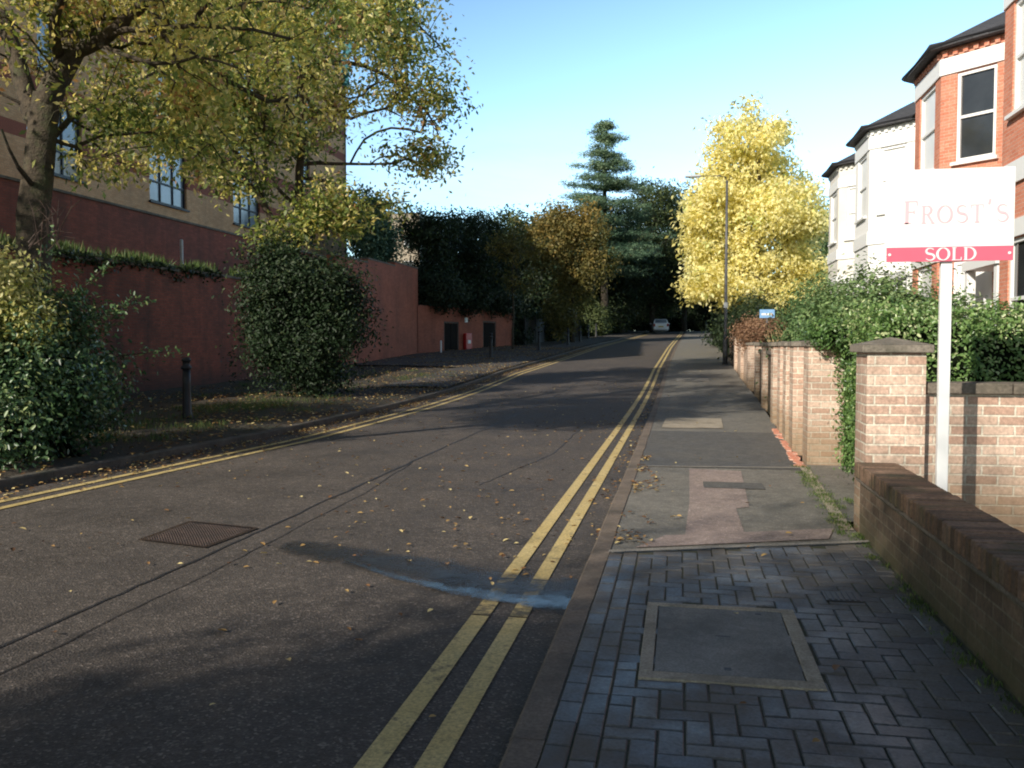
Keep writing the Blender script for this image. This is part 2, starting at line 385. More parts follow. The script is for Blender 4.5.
L['grass'] = m_leaf('leaf_grass', [(0, (.04, .07, .015)), (.7, (.10, .16, .04)), (1, (.22, .22, .09))], .6, .3)
L['straw'] = m_leaf('leaf_straw', [(0, (.35, .25, .12)), (1, (.62, .50, .30))], .7, .3)
L['litter'] = m_leaf('leaf_litter', [(0, (.08, .04, .02)), (.35, (.24, .12, .05)), (.7, (.48, .31, .11)), (1, (.75, .62, .30))], .7, .1)
M['twig'] = m_plain('twig', (.055, .042, .028), .9, var=.3)
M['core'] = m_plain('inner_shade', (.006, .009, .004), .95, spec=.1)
# ------------------------------------------------------------------ foliage
def rand_dirs(n):
    v = RNG.normal(size=(n, 3)); return v/np.linalg.norm(v, axis=1)[:, None]
def leaf_mesh(name, pos, nrm, size, tint, aspect=.5, oval=False, spread=.9, droop=0, fold=.18, axis=None):
    """one mesh of thousands of separate folded leaves"""
    n = len(pos)
    nn = nrm+rand_dirs(n)*spread; nn /= np.linalg.norm(nn, axis=1)[:, None]
    a = rand_dirs(n) if axis is None else axis+rand_dirs(n)*.35
    a[:, 2] -= droop
    a -= nn*(a*nn).sum(1)[:, None]; a /= np.linalg.norm(a, axis=1)[:, None]+1e-9
    b = np.cross(nn, a)
    s = (size*RNG.uniform(.6, 1.25, n))[:, None]
    if oval:
        tp = [(0, 0, 0), (.30, -.42, 1), (.68, -.40, 1), (1, 0, -.3), (.68, .40, 1), (.30, .42, 1)]
        fc = np.array([[0, 1, 2, 3], [3, 4, 5, 0]])
    else:
        tp = [(0, 0, 0), (.48, -.5, 1), (1, 0, -.2), (.48, .5, 1)]
        fc = np.array([[0, 1, 2, 3]])
    k = len(tp)
    V = np.empty((n, k, 3))
    for i, (u, w, h) in enumerate(tp):
        V[:, i] = pos+a*s*u+b*s*w*aspect+nn*s*h*fold*abs(w)*2*aspect
    Fc = (np.arange(n)*k)[:, None, None]+fc[None]
    Fc = Fc.reshape(-1, 4)
    me = bpy.data.meshes.new(name)
    me.vertices.add(n*k); me.vertices.foreach_set('co', V.reshape(-1).astype(np.float32))
    me.loops.add(len(Fc)*4); me.loops.foreach_set('vertex_index', Fc.reshape(-1).astype(np.int32))
    me.polygons.add(len(Fc)); me.polygons.foreach_set('loop_start', (np.arange(len(Fc))*4).astype(np.int32))
    me.update(calc_edges=True)
    at = me.attributes.new('tint', 'FLOAT', 'POINT'); at.data.foreach_set('value', np.repeat(np.clip(tint, 0, 1), k).astype(np.float32))
    return me

def blobs(specs, gap=0.0, gscale=.6, seed=0):
    """cluster centres in a union of ellipsoids, thinned by noise so that gaps open"""
    out = []
    for c, r, n in specs:
        c = np.array(c, float); r = np.array(r if hasattr(r, '__len__') else (r, r, r), float)
        q = rand_dirs(n)*(RNG.uniform(0, 1, n)**.42)[:, None]*r+c
        for p in q:
            if gap == 0 or noise.noise(Vector(p)*gscale+Vector((seed, 0, 0))) > gap-.35: out.append(p)
    return np.array(out)

def skeleton(limbs, centers, r_tip=.008, expo=.45, pw=.25):
    """limbs: list of (points, r0, r1); clusters are joined one by one to the nearest wood, so twigs fork like a real crown"""
    pos, par, rad, plen = [], [], [], []
    roots = []
    for li, (pts, r0, r1) in enumerate(limbs):
        pts = [np.array(p, float) for p in pts]
        # catmull-rom densify
        dense = []
        for i in range(len(pts)-1):
            p0 = pts[max(i-1, 0)]; p1 = pts[i]; p2 = pts[i+1]; p3 = pts[min(i+2, len(pts)-1)]
            m = max(2, int(np.linalg.norm(p2-p1)/.5))
            for j in range(m):
                t = j/m
                dense.append(.5*((2*p1)+(-p0+p2)*t+(2*p0-5*p1+4*p2-p3)*t*t+(-p0+3*p1-3*p2+p3)*t**3))
        dense.append(pts[-1])
        start = None
        if li and pos:
            dd = np.linalg.norm(np.array(pos)-dense[0], axis=1); start = int(dd.argmin())
        for i, p in enumerate(dense):
            f = i/(len(dense)-1)
            jit = np.array([noise.noise(Vector(p)*1.3+Vector((k*7, li, 0))) for k in range(3)])*.10*min(1, i/3)
            pos.append(p+jit); rad.append(r0+(r1-r0)*f)
            if i == 0: par.append(start if start is not None else -1)
            else: par.append(len(pos)-2)
            pp = par[-1]; plen.append(0 if pp < 0 else plen[pp]+float(np.linalg.norm(pos[-1]-pos[pp])))
    seeds = len(pos)
    if len(centers):
        A = np.array(pos)
        d0 = np.array([np.linalg.norm(A-c, axis=1).min() for c in centers])
        cap = seeds+len(centers)*3+10
        PA = np.zeros((cap, 3)); PA[:seeds] = A; PL = np.zeros(cap); PL[:seeds] = plen; n = seeds
        for ci in np.argsort(d0):
            c = centers[ci]
            d = np.linalg.norm(PA[:n]-c, axis=1); j = int((d+pw*PL[:n]).argmin()); dist = d[j]
            prev = j
            steps = 1 if dist < .5 else (2 if dist < 1.4 else 3)
            for k in range(1, steps+1):
                t = k/steps
                p = PA[j]*(1-t)+c*t
                if k < steps:
                    p = p+RNG.normal(size=3)*dist*.07; p[2] += dist*.10*math.sin(PI*t)
                PA[n] = p; PL[n] = PL[prev]+float(np.linalg.norm(p-PA[prev])); par.append(prev); rad.append(0); prev = n; n += 1
        pos = PA[:n]
    else: pos = np.array(pos); n = len(pos)
    cnt = np.zeros(n)
    isleaf = np.ones(n, bool)
    for i in range(n):
        if par[i] >= 0: isleaf[par[i]] = False
    for i in range(n-1, -1, -1):
        if isleaf[i]: cnt[i] += 1
        if par[i] >= 0: cnt[par[i]] += cnt[i]
    pr = r_tip*np.maximum(cnt, 1)**expo
    rads = np.maximum(pr, 0)
    for i in range(seeds): rads[i] = rad[i] if rad[i] > pr[i]*.6 else max(rad[i], pr[i]*.8)
    return pos, par, rads, seeds

def wood_mesh(name, pos, par, rads, seeds):
    V = []; Fa = []
    n = len(pos)
    for i in range(n):
        p = par[i]
        if p < 0: continue
        a = pos[p]; b = pos[i]; d = b-a; l = np.linalg.norm(d)
        if l < 1e-4: continue
        d = d/l
        ra, rb = rads[p], rads[i]
        if i >= seeds: ra = min(ra, rb*1.5)
        elif par[i] != i-1: ra = min(ra, rb*1.3)
        s = 10 if rb > .08 else (6 if rb > .03 else (4 if rb > .012 else 3))
        ref = np.array([0, 0, 1.]) if abs(d[2]) < .9 else np.array([1., 0, 0])
        u = np.cross(d, ref); u /= np.linalg.norm(u); w = np.cross(d, u)
        k = len(V)
        a2 = a-d*min(ra*.4, l*.2); b2 = b+d*rb*.3
        for c, r in ((a2, ra), (b2, rb)):
            for j in range(s):
                an = 2*PI*j/s
                rr = r*(1+.12*math.sin(3*an+i*.05)) if r > .08 else r
                V.append(c+(u*math.cos(an)+w*math.sin(an))*rr)
        for j in range(s): Fa.append((k+j, k+(j+1) % s, k+s+(j+1) % s, k+s+j))
    me = bpy.data.meshes.new(name); me.from_pydata([tuple(v) for v in V], [], Fa); me.update()
    me.polygons.foreach_set('use_smooth', [True]*len(me.polygons))
    return me

def flare(x, y, z0): pass

def make_tree(name, label, cat, base, limbs, centers, leaf, k, cr, ls, wood='bark', aspect=.5, oval=False, flat=1.0, tint=(.5, .22),
              group=None, r_tip=.008, expo=.45, droop=.3, shade=.25, pw=.25, up=.35, spread=.9):
    root = empty(name, base, label, cat, group)
    pos, par, rads, seeds = skeleton(limbs, centers, r_tip, expo, pw)
    link('trunk', wood_mesh('trunk', pos, par, rads, seeds), M[wood], root)
    n = len(centers)
    ct = RNG.normal(tint[0], tint[1], n)
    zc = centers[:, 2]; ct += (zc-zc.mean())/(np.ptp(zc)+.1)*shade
    idx = np.repeat(np.arange(n), k)
    off = RNG.normal(size=(n*k, 3))*cr; off[:, 2] *= flat
    lp = centers[idx]+off
    nr = off/(np.linalg.norm(off, axis=1)[:, None]+1e-6)*.6; nr[:, 2] += up
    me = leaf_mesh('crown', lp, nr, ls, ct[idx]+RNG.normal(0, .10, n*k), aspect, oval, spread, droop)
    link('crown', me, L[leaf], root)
    return root

def stem_up(base, h, r0, r1, lean=(0, 0), n=5):
    b = np.array(base, float); pts = []
    for i in range(n+1):
        t = i/n; pts.append(b+np.array([lean[0]*t*t, lean[1]*t*t, h*t])+np.array([math.sin(t*5+b[0]), math.cos(t*4+b[1]), 0])*.04*h*.15*t)
    return (pts, r0, r1)

def make_bush(name, label, cat, base, ells, leaf, n, ls, tint=(.5, .2), oval=True, aspect=.5, group=None, shell=.72, spread=.8, nstems=9,
              droop=.2, core=True, clump=.13, lumpy=.22, zmin=None, shade=.3):
    """dense shrub: leaves in clumps over lumpy ellipsoids, stems from the ground, shaded heart"""
    root = empty(name, base, label, cat, group)
    tot = sum(e[1][0]*e[1][1]+e[1][0]*e[1][2] for e in ells)
    PP, NN, TT, CC = [], [], [], []
    kk = 14
    cores = MB()
    for c, r in ells:
        c = np.array(c, float); r = np.array(r, float)
        m = int(n/kk*(r[0]*r[1]+r[0]*r[2])/tot)
        d = rand_dirs(m)
        rad = shell+(1-shell)*RNG.uniform(0, 1, m)**.6
        lump = np.array([1+lumpy*(noise.noise(Vector(x*1.9)+Vector(c))+.6*noise.noise(Vector(x*5)+Vector(c))) for x in d])
        p = c+d*r*(rad*lump)[:, None]
        nn = d/r; nn /= np.linalg.norm(nn, axis=1)[:, None]
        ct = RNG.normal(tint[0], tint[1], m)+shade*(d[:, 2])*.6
        idx = np.repeat(np.arange(m), kk)
        off = RNG.normal(size=(m*kk, 3))*clump
        PP.append(p[idx]+off); NN.append(nn[idx]*.9+np.array([0, 0, .25])); TT.append(ct[idx]+RNG.normal(0, .1, m*kk)); CC.append(p)
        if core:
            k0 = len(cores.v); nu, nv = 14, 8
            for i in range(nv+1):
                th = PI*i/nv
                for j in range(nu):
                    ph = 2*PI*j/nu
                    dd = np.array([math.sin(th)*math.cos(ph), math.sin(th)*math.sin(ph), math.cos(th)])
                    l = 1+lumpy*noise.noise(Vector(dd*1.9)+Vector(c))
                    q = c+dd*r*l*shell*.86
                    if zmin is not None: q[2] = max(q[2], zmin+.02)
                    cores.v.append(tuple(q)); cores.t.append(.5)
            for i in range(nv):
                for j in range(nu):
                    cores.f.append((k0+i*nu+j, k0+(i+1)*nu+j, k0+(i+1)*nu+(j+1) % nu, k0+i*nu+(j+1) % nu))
    PP = np.concatenate(PP); NN = np.concatenate(NN); TT = np.concatenate(TT)
    if zmin is not None:
        ok = PP[:, 2] > zmin+.03; PP, NN, TT = PP[ok], NN[ok], TT[ok]
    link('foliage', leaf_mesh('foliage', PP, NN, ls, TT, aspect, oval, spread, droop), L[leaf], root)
    st = MB()
    if core: st.v, st.f, st.t = cores.v, cores.f, cores.t  # near-black core stands in for the shade inside, joined to the stems mesh
    for i in range(nstems):
        c, r = ells[i % len(ells)]
        a = RNG.uniform(0, 2*PI); q = RNG.uniform(.2, .75)
        e = (c[0]+r[0]*q*math.cos(a), c[1]+r[1]*q*math.sin(a), c[2]+r[2]*RNG.uniform(.1, .6))
        b0 = (base[0]+RNG.normal()*.15, base[1]+RNG.normal()*.15, base[2]-.05)
        mid = ((e[0]*.4+b0[0]*.6), (e[1]*.4+b0[1]*.6), (e[2]*.6+b0[2]*.4))
        st.tube([b0, mid, e], [.03, .02, .008], 5)
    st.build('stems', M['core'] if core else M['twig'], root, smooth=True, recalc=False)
    return root

def make_hedge(name, label, x0, x1, y0, y1, z0, z1, leaf, n, ls, group=None, tint=(.5, .2), lumpy=.1, oval=True, cat='hedge', rz=0, extra=None, aspect=.55, clump=.05, base_gap=0):
    cx, cy = (x0+x1)/2, (y0+y1)/2
    root = empty(name, (cx, cy, z0), label, cat, group)
    areas = [(y1-y0)*(z1-z0)]*2+[(x1-x0)*(z1-z0)]*2+[(x1-x0)*(y1-y0)]
    kk = 8; PP = []; NN = []; TT = []
    for fi, ar in enumerate(areas):
        m = int(n/kk*ar/sum(areas))+1
        u, v, w = RNG.uniform(0, 1, m), RNG.uniform(base_gap, 1, m), RNG.uniform(0, .16, m)
        X = x0+(x1-x0)*u; Y = y0+(y1-y0)*u; Z = z0+(z1-z0)*v
        if fi == 0: p = np.stack([x0+w, Y, Z], 1); nn = (-1, 0, 0)
        elif fi == 1: p = np.stack([x1-w, Y, Z], 1); nn = (1, 0, 0)
        elif fi == 2: p = np.stack([X, y0+w, Z], 1); nn = (0, -1, 0)
        elif fi == 3: p = np.stack([X, y1-w, Z], 1); nn = (0, 1, 0)
        else: p = np.stack([X, y0+(y1-y0)*v, z1-w], 1); nn = (0, 0, 1)
        lm = np.array([noise.noise(Vector(q)*1.7)+.5*noise.noise(Vector(q)*4.5) for q in p])*lumpy*1.6
        p = p+np.array(nn)*lm[:, None]
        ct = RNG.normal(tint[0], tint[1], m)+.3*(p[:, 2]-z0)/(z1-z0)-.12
        idx = np.repeat(np.arange(m), kk)
        PP.append(p[idx]+RNG.normal(size=(m*kk, 3))*clump); NN.append(np.tile(np.array(nn, float), (m*kk, 1))+np.array([0, 0, .35])); TT.append(ct[idx]+RNG.normal(0, .1, m*kk))
    if extra is not None:
        for q in extra:
            PP.append(q[0]); NN.append(q[1]); TT.append(RNG.normal(tint[0], tint[1], len(q[0])))
    PP = np.concatenate(PP); NN = np.concatenate(NN); TT = np.concatenate(TT)
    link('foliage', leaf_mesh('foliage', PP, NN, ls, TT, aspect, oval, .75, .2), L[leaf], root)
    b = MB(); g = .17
    b.box(x0+g, x1-g, y0+g, y1-g, z0+.05+(z1-z0)*base_gap, z1-g)  # near-black block stands in for the shade inside the hedge
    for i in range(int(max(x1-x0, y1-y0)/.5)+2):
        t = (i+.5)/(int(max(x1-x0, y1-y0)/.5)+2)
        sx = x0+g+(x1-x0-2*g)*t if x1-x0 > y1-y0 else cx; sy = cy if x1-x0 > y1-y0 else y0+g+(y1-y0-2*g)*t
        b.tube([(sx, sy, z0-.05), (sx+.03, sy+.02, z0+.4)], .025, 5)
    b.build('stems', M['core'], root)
    return root

def grass_tufts(name, label, pts, h, leaf, n_per, spread, cat='grass', w=.06):
    n = len(pts)*n_per
    p = np.repeat(np.array(pts, float), n_per, 0); p[:, :2] += RNG.normal(size=(n, 2))*spread
    ax = np.tile(np.array([0, 0, 1.]), (n, 1))+RNG.normal(size=(n, 3))*.25
    me = leaf_mesh(name, p, rand_dirs(n)*np.array([1, 1, .1]), h, RNG.uniform(0, 1, n), w, False, .1, 0, .1, ax)
    o = link(name, me, L[leaf]); tag(o, label, cat, kind='stuff'); return o
# ------------------------------------------------------------------ ground sheets
def sheet(name, xl, xr, ys, dz, nx, mat, zf=None, label=None):
    V = []; Fc = []
    for y in ys:
        a = xl(y) if callable(xl) else xl; b2 = xr(y) if callable(xr) else xr
        for i in range(nx+1):
            x = a+(b2-a)*i/nx
            V.append((x, y, (zf(x, y) if zf else zg(y))+dz))
    for j in range(len(ys)-1):
        for i in range(nx):
            k = j*(nx+1)+i; Fc.append((k, k+1, k+nx+2, k+nx+1))
    me = bpy.data.meshes.new(name); me.from_pydata(V, [], Fc); me.update(); wall_uv(me)
    me.polygons.foreach_set('use_smooth', [True]*len(me.polygons))
    o = link(name, me, mat); o['kind'] = 'structure'; return o
def yr(a, b, s): return [a+(b-a)*i/max(1, round((b-a)/s)) for i in range(max(1, round((b-a)/s))+1)]
sheet('ground', -300, 300, yr(-120, 500, 4), -.12, 30, M['soil'])
sheet('road', KL, KR, yr(-30, 112, 1), 0, 10, M['asphalt'])
def pz(x, y): return zg(y)+.055
sheet('pavement', lambda y: KR(y)+.12, WR, yr(-30, 112, 1), .055, 4, M['pave_asphalt'])
# kerbs as real stones with joints
def kerb(name, fx, w, h, mat, y0, y1, step, side=1):
    b = MB(); y = y0
    while y < y1:
        e = min(y+step, y1); g = .006; j = random.uniform(-.004, .004)
        a0, a1 = fx(y)+j, fx(e-g)+j; q = [(a0, y), (a0+w*side, y), (a1+w*side, e-g), (a1, e-g)]
        z = [zg(y)+h, zg(y)+h, zg(e)+h, zg(e)+h]; r = .014
        bev = [(a0, y, zg(y)-.05), (a0, y, zg(y)+h-r), (a0+side*r, y, zg(y)+h), (a0+w*side, y, zg(y)+h), (a0+w*side, y, zg(y)-.05)]
        bev2 = [(a1, e-g, zg(e)-.05), (a1, e-g, zg(e)+h-r), (a1+side*r, e-g, zg(e)+h), (a1+w*side, e-g, zg(e)+h), (a1+w*side, e-g, zg(e)-.05)]
        for i in range(4): b.quad(bev[i], bev[i+1], bev2[i+1], bev2[i])
        b.quad(*bev); b.quad(*bev2[::-1])
        y = e
    o = b.build(name, mat); o['kind'] = 'structure'; return o
kerb('kerb', KR, .13, .062, M['kerb'], -6, 110, .914)
kerb('kerb_far_side', KL, .13, .115, M['kerb_dark'], -6, 110, .914, -1)
# verge on the far side rises a little to the retaining wall
def XW(y): return float(np.interp(y, [-30, 48, 60, 64, 112], [-14.5, -14.5, -11.3, -11.2, -9]))
def verge_z(x, y):
    t = (KL(y)-x)/8
    return zg(y)+.09+.10*min(1, max(0, t))+.05*noise.noise(Vector((x*.5, y*.5, 0)))*min(1, t*4)
sheet('verge', lambda y: -16.5, lambda y: KL(y)-.12, yr(-30, 112, .7), 0, 16, M['soil'], verge_z)
sheet('side_path', lambda y: KL(y)-2.3, lambda y: KL(y)-.25, yr(26, 100, 1), .045, 4, M['side_path'], verge_z)
sheet('forecourt', lambda y: XW(y)+.4, lambda y: KL(y)-2.3, yr(37, 57, 1), .05, 4, M['side_path'], verge_z)
# gardens and drives on the near side
sheet('front_garden', lambda y: WR(y)+.2, lambda y: 14, yr(-30, 112, 1), .03, 8, M['soil'])
sheet('driveway', lambda y: WR(y)+.25, lambda y: 9, yr(-6, 7.2, .6), .045, 4, M['drive'])
sheet('driveway_entrance', lambda y: WR(y)-.02, lambda y: 2.1, yr(7.62, 11.15, .5), .050, 2, M['pave_asphalt'])

# ------------------------------------------------------------------ road markings, joints, covers
def line(name, fx, w, ys, mat, dz=.008): return sheet(name, lambda y: fx(y)-w/2, lambda y: fx(y)+w/2, ys, dz, 2, mat)
for off in (-.26, -.47):
    line('yellow_line', lambda y: KR(y)+off, .10, yr(-4, 4.72, .5), M['yellow'])
    line('yellow_line', lambda y: KR(y)+off, .10, yr(4.74, 5.5, .25), M['yellow_worn'])
    line('yellow_line', lambda y: KR(y)+off, .10, yr(5.52, 108, .8), M['yellow'])
for off in (.50, .78):
    line('yellow_line', lambda y: KL(y)+off, .10, yr(-4, 108, .8), M['yellow'])
def poly(name, pts, dz, mat, zf=None):
    b = MB(); b.quad(*[(x, y, (zf(x, y) if zf else zg(y))+dz) for x, y in pts]); o = b.build(name, mat, recalc=False); o['kind'] = 'structure'; return o
# trench reinstatement, damp, with a shallow puddle along its near edge
def irregular(name, spine, wid, dz, mat, amp=.4, fade=False):
    b = MB(); rows = []
    for i in range(len(spine)*6-5):
        k = i/6; i0 = min(int(k), len(spine)-2); t = k-i0
        x = spine[i0][0]*(1-t)+spine[i0+1][0]*t; y = spine[i0][1]*(1-t)+spine[i0+1][1]*t; w = wid[i0]*(1-t)+wid[i0+1]*t
        w1 = w*(1+amp*noise.noise(Vector((x*5, 0, dz*100)))); w2 = w*(1+amp*noise.noise(Vector((x*5, 9, dz*100))))
        edge = math.sin(PI*min(1, max(0, (i+.0)/(len(spine)*6-6))))**.5 if fade else 1
        rows.append([((x, y-w1, zg(y)+dz), 0.), ((x, y-w1*.5, zg(y)+dz), .75*edge), ((x, y, zg(y)+dz), 1.*edge), ((x, y+w2*.5, zg(y)+dz), .75*edge), ((x, y+w2, zg(y)+dz), 0.)])
    for rw_ in rows:
        for p_, t_ in rw_: b.v.append(p_); b.t.append(t_)
    for i in range(len(rows)-1):
        for k in range(4): b.f.append((i*5+k, (i+1)*5+k, (i+1)*5+k+1, i*5+k+1))
    o = b.build(name, mat, recalc=False); o['kind'] = 'structure'; return o
irregular('damp_tarmac', [(-2.9, 6.15), (-2.3, 5.9), (-1.6, 5.6), (-1.1, 5.35), (-.61, 5.15)], [.25, .38, .42, .46, .55], .0105, M['damp'], .4)
irregular('puddle', [(-2.3, 5.80), (-1.9, 5.48), (-1.4, 5.20), (-1.0, 5.06), (-.61, 5.02)], [.03, .09, .12, .17, .28], .0125, M['puddle'], .5)
# sealed lane joint and its branches
def crack(pts, w, seed):
    b = MB(); pp = []
    for i in range(len(pts)-1):
        (x0, y0), (x1, y1) = pts[i], pts[i+1]; m = max(2, int(math.hypot(x1-x0, y1-y0)/.15))
        for j in range(m):
            t = j/m; x = x0+(x1-x0)*t; y = y0+(y1-y0)*t
            pp.append((x+.035*noise.noise(Vector((y*1.2, seed, 0)))+.022*noise.noise(Vector((y*7, seed, 1))), y))
    for i in range(len(pp)-1):
        a, c = pp[i], pp[i+1]; wa = w*(.6+.7*abs(noise.noise(Vector((a[1]*3, seed, 5))))); wc = w*(.6+.7*abs(noise.noise(Vector((c[1]*3, seed, 5)))))
        b.quad((a[0]-wa, a[1], zg(a[1])+.0045), (a[0]+wa, a[1], zg(a[1])+.0045), (c[0]+wc, c[1], zg(c[1])+.0045), (c[0]-wc, c[1], zg(c[1])+.0045))
    o = b.build('road_joint', M['asphalt_dark'], recalc=False); o['kind'] = 'structure'
crack([(-3.3, 2), (-3.3, 6), (-3.36, 10), (-3.4, 20), (-3.5, 38)], .016, 1)
crack([(-3.05, 2.5), (-3.02, 5), (-3.12, 8.5), (-3.36, 11)], .007, 2)
crack([(-2.1, 9.2), (-1.7, 12), (-1.75, 20)], .008, 4)

def tri(p): return p
# rusty cover in the carriageway
cov = empty('road_cover', (-3.72, 6.5, 0.004), 'rusty square iron access cover sunk in the tarmac of the road', 'access cover')
b = MB(); 
def gnd(px, py): r_ = ray(px, py); t_ = -CAMZ/r_[2]; return (r_[0]*t_, r_[1]*t_)
_c4 = [gnd(138, 541), gnd(205, 549), gnd(259, 529), gnd(190, 522)]
def rq(u, v):
    a_, b_ = (u+.42)/.84, (v+.42)/.84
    return tuple(_c4[0][k]*(1-a_)*(1-b_)+_c4[1][k]*a_*(1-b_)+_c4[2][k]*a_*b_+_c4[3][k]*(1-a_)*b_ for k in (0, 1))

fr = MB()
for (u0, u1, v0, v1) in ((-.42, .42, -.42, -.38), (-.42, .42, .38, .42), (-.42, -.38, -.38, .38), (.38, .42, -.38, .38)):
    q = [rq(u0, v0), rq(u1, v0), rq(u1, v1), rq(u0, v1)]
    fr.quad(*[(x, y, .012) for x, y in q])
for u in (-1,):
    pass
fr.build('frame', M['rust'], cov, recalc=False)
b = MB(); n_ = 22
for i in range(n_):
    for j in range(n_):
        u = -.375+.75*(i+.5)/n_; v = -.375+.75*(j+.5)/n_; h = .75/n_*.36
        q = [rq(u-h, v-h), rq(u+h, v-h), rq(u+h, v+h), rq(u-h, v+h)]; q2 = [rq(u-h*.7, v-h*.7), rq(u+h*.7, v-h*.7), rq(u+h*.7, v+h*.7), rq(u-h*.7, v+h*.7)]
        b.quad(*[(x, y, .011) for x, y in q2])
        for k in range(4): b.quad((*q[k], .0065), (*q[(k+1) % 4], .0065), (*q2[(k+1) % 4], .011), (*q2[k], .011))
b.quad(*[(*rq(u, v), .0065) for u, v in ((-.38, -.38), (.38, -.38), (.38, .38), (-.38, .38))])
b.build('plate', M['rust'], cov, recalc=False)

# pavement: block paving in the foreground, laid herringbone, one tint per block
YB = lambda x: 6.08+(x+.47)*.36
bed = poly('paving_bed', [(-.47, -6), (1.36, -6), (1.36, YB(1.36)), (-.47, YB(-.47))], .002+.055, M['joint'])
blk = MB(); random.seed(3)
def block(x0, x1, y0, y1):
    x0 = max(x0, -.468); x1 = min(x1, 1.345)
    if x1-x0 < .025 or y1-y0 < .025: return
    if (y0+y1)/2 > YB((x0+x1)/2)-.02 or y0 < -1.5: return
    if -.14 < (x0+x1)/2 < .60 and 3.82 < (y0+y1)/2 < 4.92: return
    g = .003+random.uniform(0, .0015); c = .005
    z = .055+.010+random.uniform(-.002, .002)+.006*noise.noise(Vector((x0*1.2, y0*1.2, 0))); zz = .055+.003
    blk.cur = min(1, max(0, random.gauss(.45, .22)+.25*noise.noise(Vector((x0, y0, 3)))))
    x0 += g; x1 -= g; y0 += g; y1 -= g; tx = random.uniform(-.0015, .0015); ty = random.uniform(-.0015, .0015)
    o4 = [(x0, y0), (x1, y0), (x1, y1), (x0, y1)]; i4 = [(x0+c, y0+c), (x1-c, y0+c), (x1-c, y1-c), (x0+c, y1-c)]
    t4 = [(i4[0][0], i4[0][1], z-tx-ty), (i4[1][0], i4[1][1], z+tx-ty), (i4[2][0], i4[2][1], z+tx+ty), (i4[3][0], i4[3][1], z-tx+ty)]
    blk.quad(*t4)
    for k in range(4):
        a, d = o4[k], o4[(k+1) % 4]
        blk.quad((*a, zz), (*d, zz), (d[0], d[1], z-c), (a[0], a[1], z-c)); blk.quad((a[0], a[1], z-c), (d[0], d[1], z-c), t4[(k+1) % 4], t4[k])
for row in range(80):      # two header courses along the kerb
    block(-.47, -.37, -1.5+row*.2+.1*0, -1.3+row*.2); 
    block(-.37, -.27, -1.4+row*.2, -1.2+row*.2)
for i in range(-2, 20):
    for j in range(-16, 75):
        x, y = -.27+i*.1, j*.1; s = (i-j) % 4
        if s == 0: a = (x, x+.2, y, y+.1)
        elif s == 3: a = (x, x+.1, y, y+.2)
        else: continue
        if a[1] > -.265: block(max(a[0], -.27), a[1], a[2], a[3])
o = blk.build('paving_blocks', M['block'], recalc=False); o['kind'] = 'structure'
poly('paving_edge', [(-.47, YB(-.47)-.02), (1.36, YB(1.36)-.02), (1.36, YB(1.36)+.04), (-.47, YB(-.47)+.04)], .055+.024, M['stone_line'])
poly('pavement_patch', [(.05, 6.75), (.50, 6.9), (.50, 8.0), (.62, 8.1), (.70, 10.4), (.12, 10.5), (.10, 8.3)], .055+.004, M['pave_patch'])
poly('pavement_patch', [(.25, 9.1), (.85, 9.1), (.85, 9.5), (.25, 9.5)], .055+.008, M['pave_patch_dark'])
poly('pavement_patch', [(-.30, 6.3), (1.1, 6.85), (1.2, 7.25), (-.1, 6.75)], .055+.0075, M['pave_patch'])
poly('pavement_patch', [(-.46, 10.6), (1.4, 10.6), (1.6, 15), (-.46, 15)], .055+.004, M['pave_patch_dark'])
poly('stone_strip', [(-.46, 10.55), (1.48, 10.75), (1.48, 10.83), (-.46, 10.6)], .055+.009, M['stone_line'])
poly('stone_strip', [(1.24, 7.2), (1.34, 7.2), (1.50, 10.9), (1.40, 10.9)], .055+.0095, M['concrete_pale'])
poly('pavement_slab', [(-.30, 15.5), (.75, 15.6), (.8, 17.6), (-.25, 17.5)], .055+.009, M['concrete_pale'])
poly('pavement_slab', [(-.1, 30.8), (1.0, 30.8), (1.0, 32.4), (-.1, 32.4)], .055+.009, M['stone_line'], )
# concrete access cover let into the blocks
cv = empty('pavement_cover', (.23, 4.37, .055), 'concrete filled access cover with pale frame in the block paving', 'access cover')
b = MB()
X0, X1, Y0, Y1 = -.165, .615, 3.80, 4.94
for (a, b2, c, d) in ((X0, X1, Y0, Y0+.085), (X0, X1, Y1-.055, Y1), (X0, X0+.06, Y0+.085, Y1-.055), (X1-.07, X1, Y0+.085, Y1-.055)): b.box(a, b2, c, d, .04, .0715)
b.build('frame', M['concrete_pale'], cv, bevel=.004)
b = MB(); b.box(X0+.066, X1-.076, Y0+.092, Y1-.062, .04, .0695); b.build('slab', M['concrete'], cv, bevel=.003)
for (x, y, w, h) in ((.22, 4.42, .07, .012), (.22, 3.97, .03, .03), (.42, 4.82, .03, .02)):
    b = MB(); b.box(x-w/2, x+w/2, y-h/2, y+h/2, .0665, .0705); b.build('lifting_slot', M['plastic_dark'], cv)
dr = empty('drain_cover', (1.0, 5.0, .07), 'small dark iron drain cover in the block paving near the low wall', 'drain cover')
b = MB(); b.box(.82, 1.02, 5.16, 5.36, .05, .0715); b.build('frame', M['iron'], dr)
b = MB()
for i in range(6): b.box(.835+i*.03, .852+i*.03, 5.175, 5.345, .0715, .0745)
b.build('grille', M['iron'], dr)

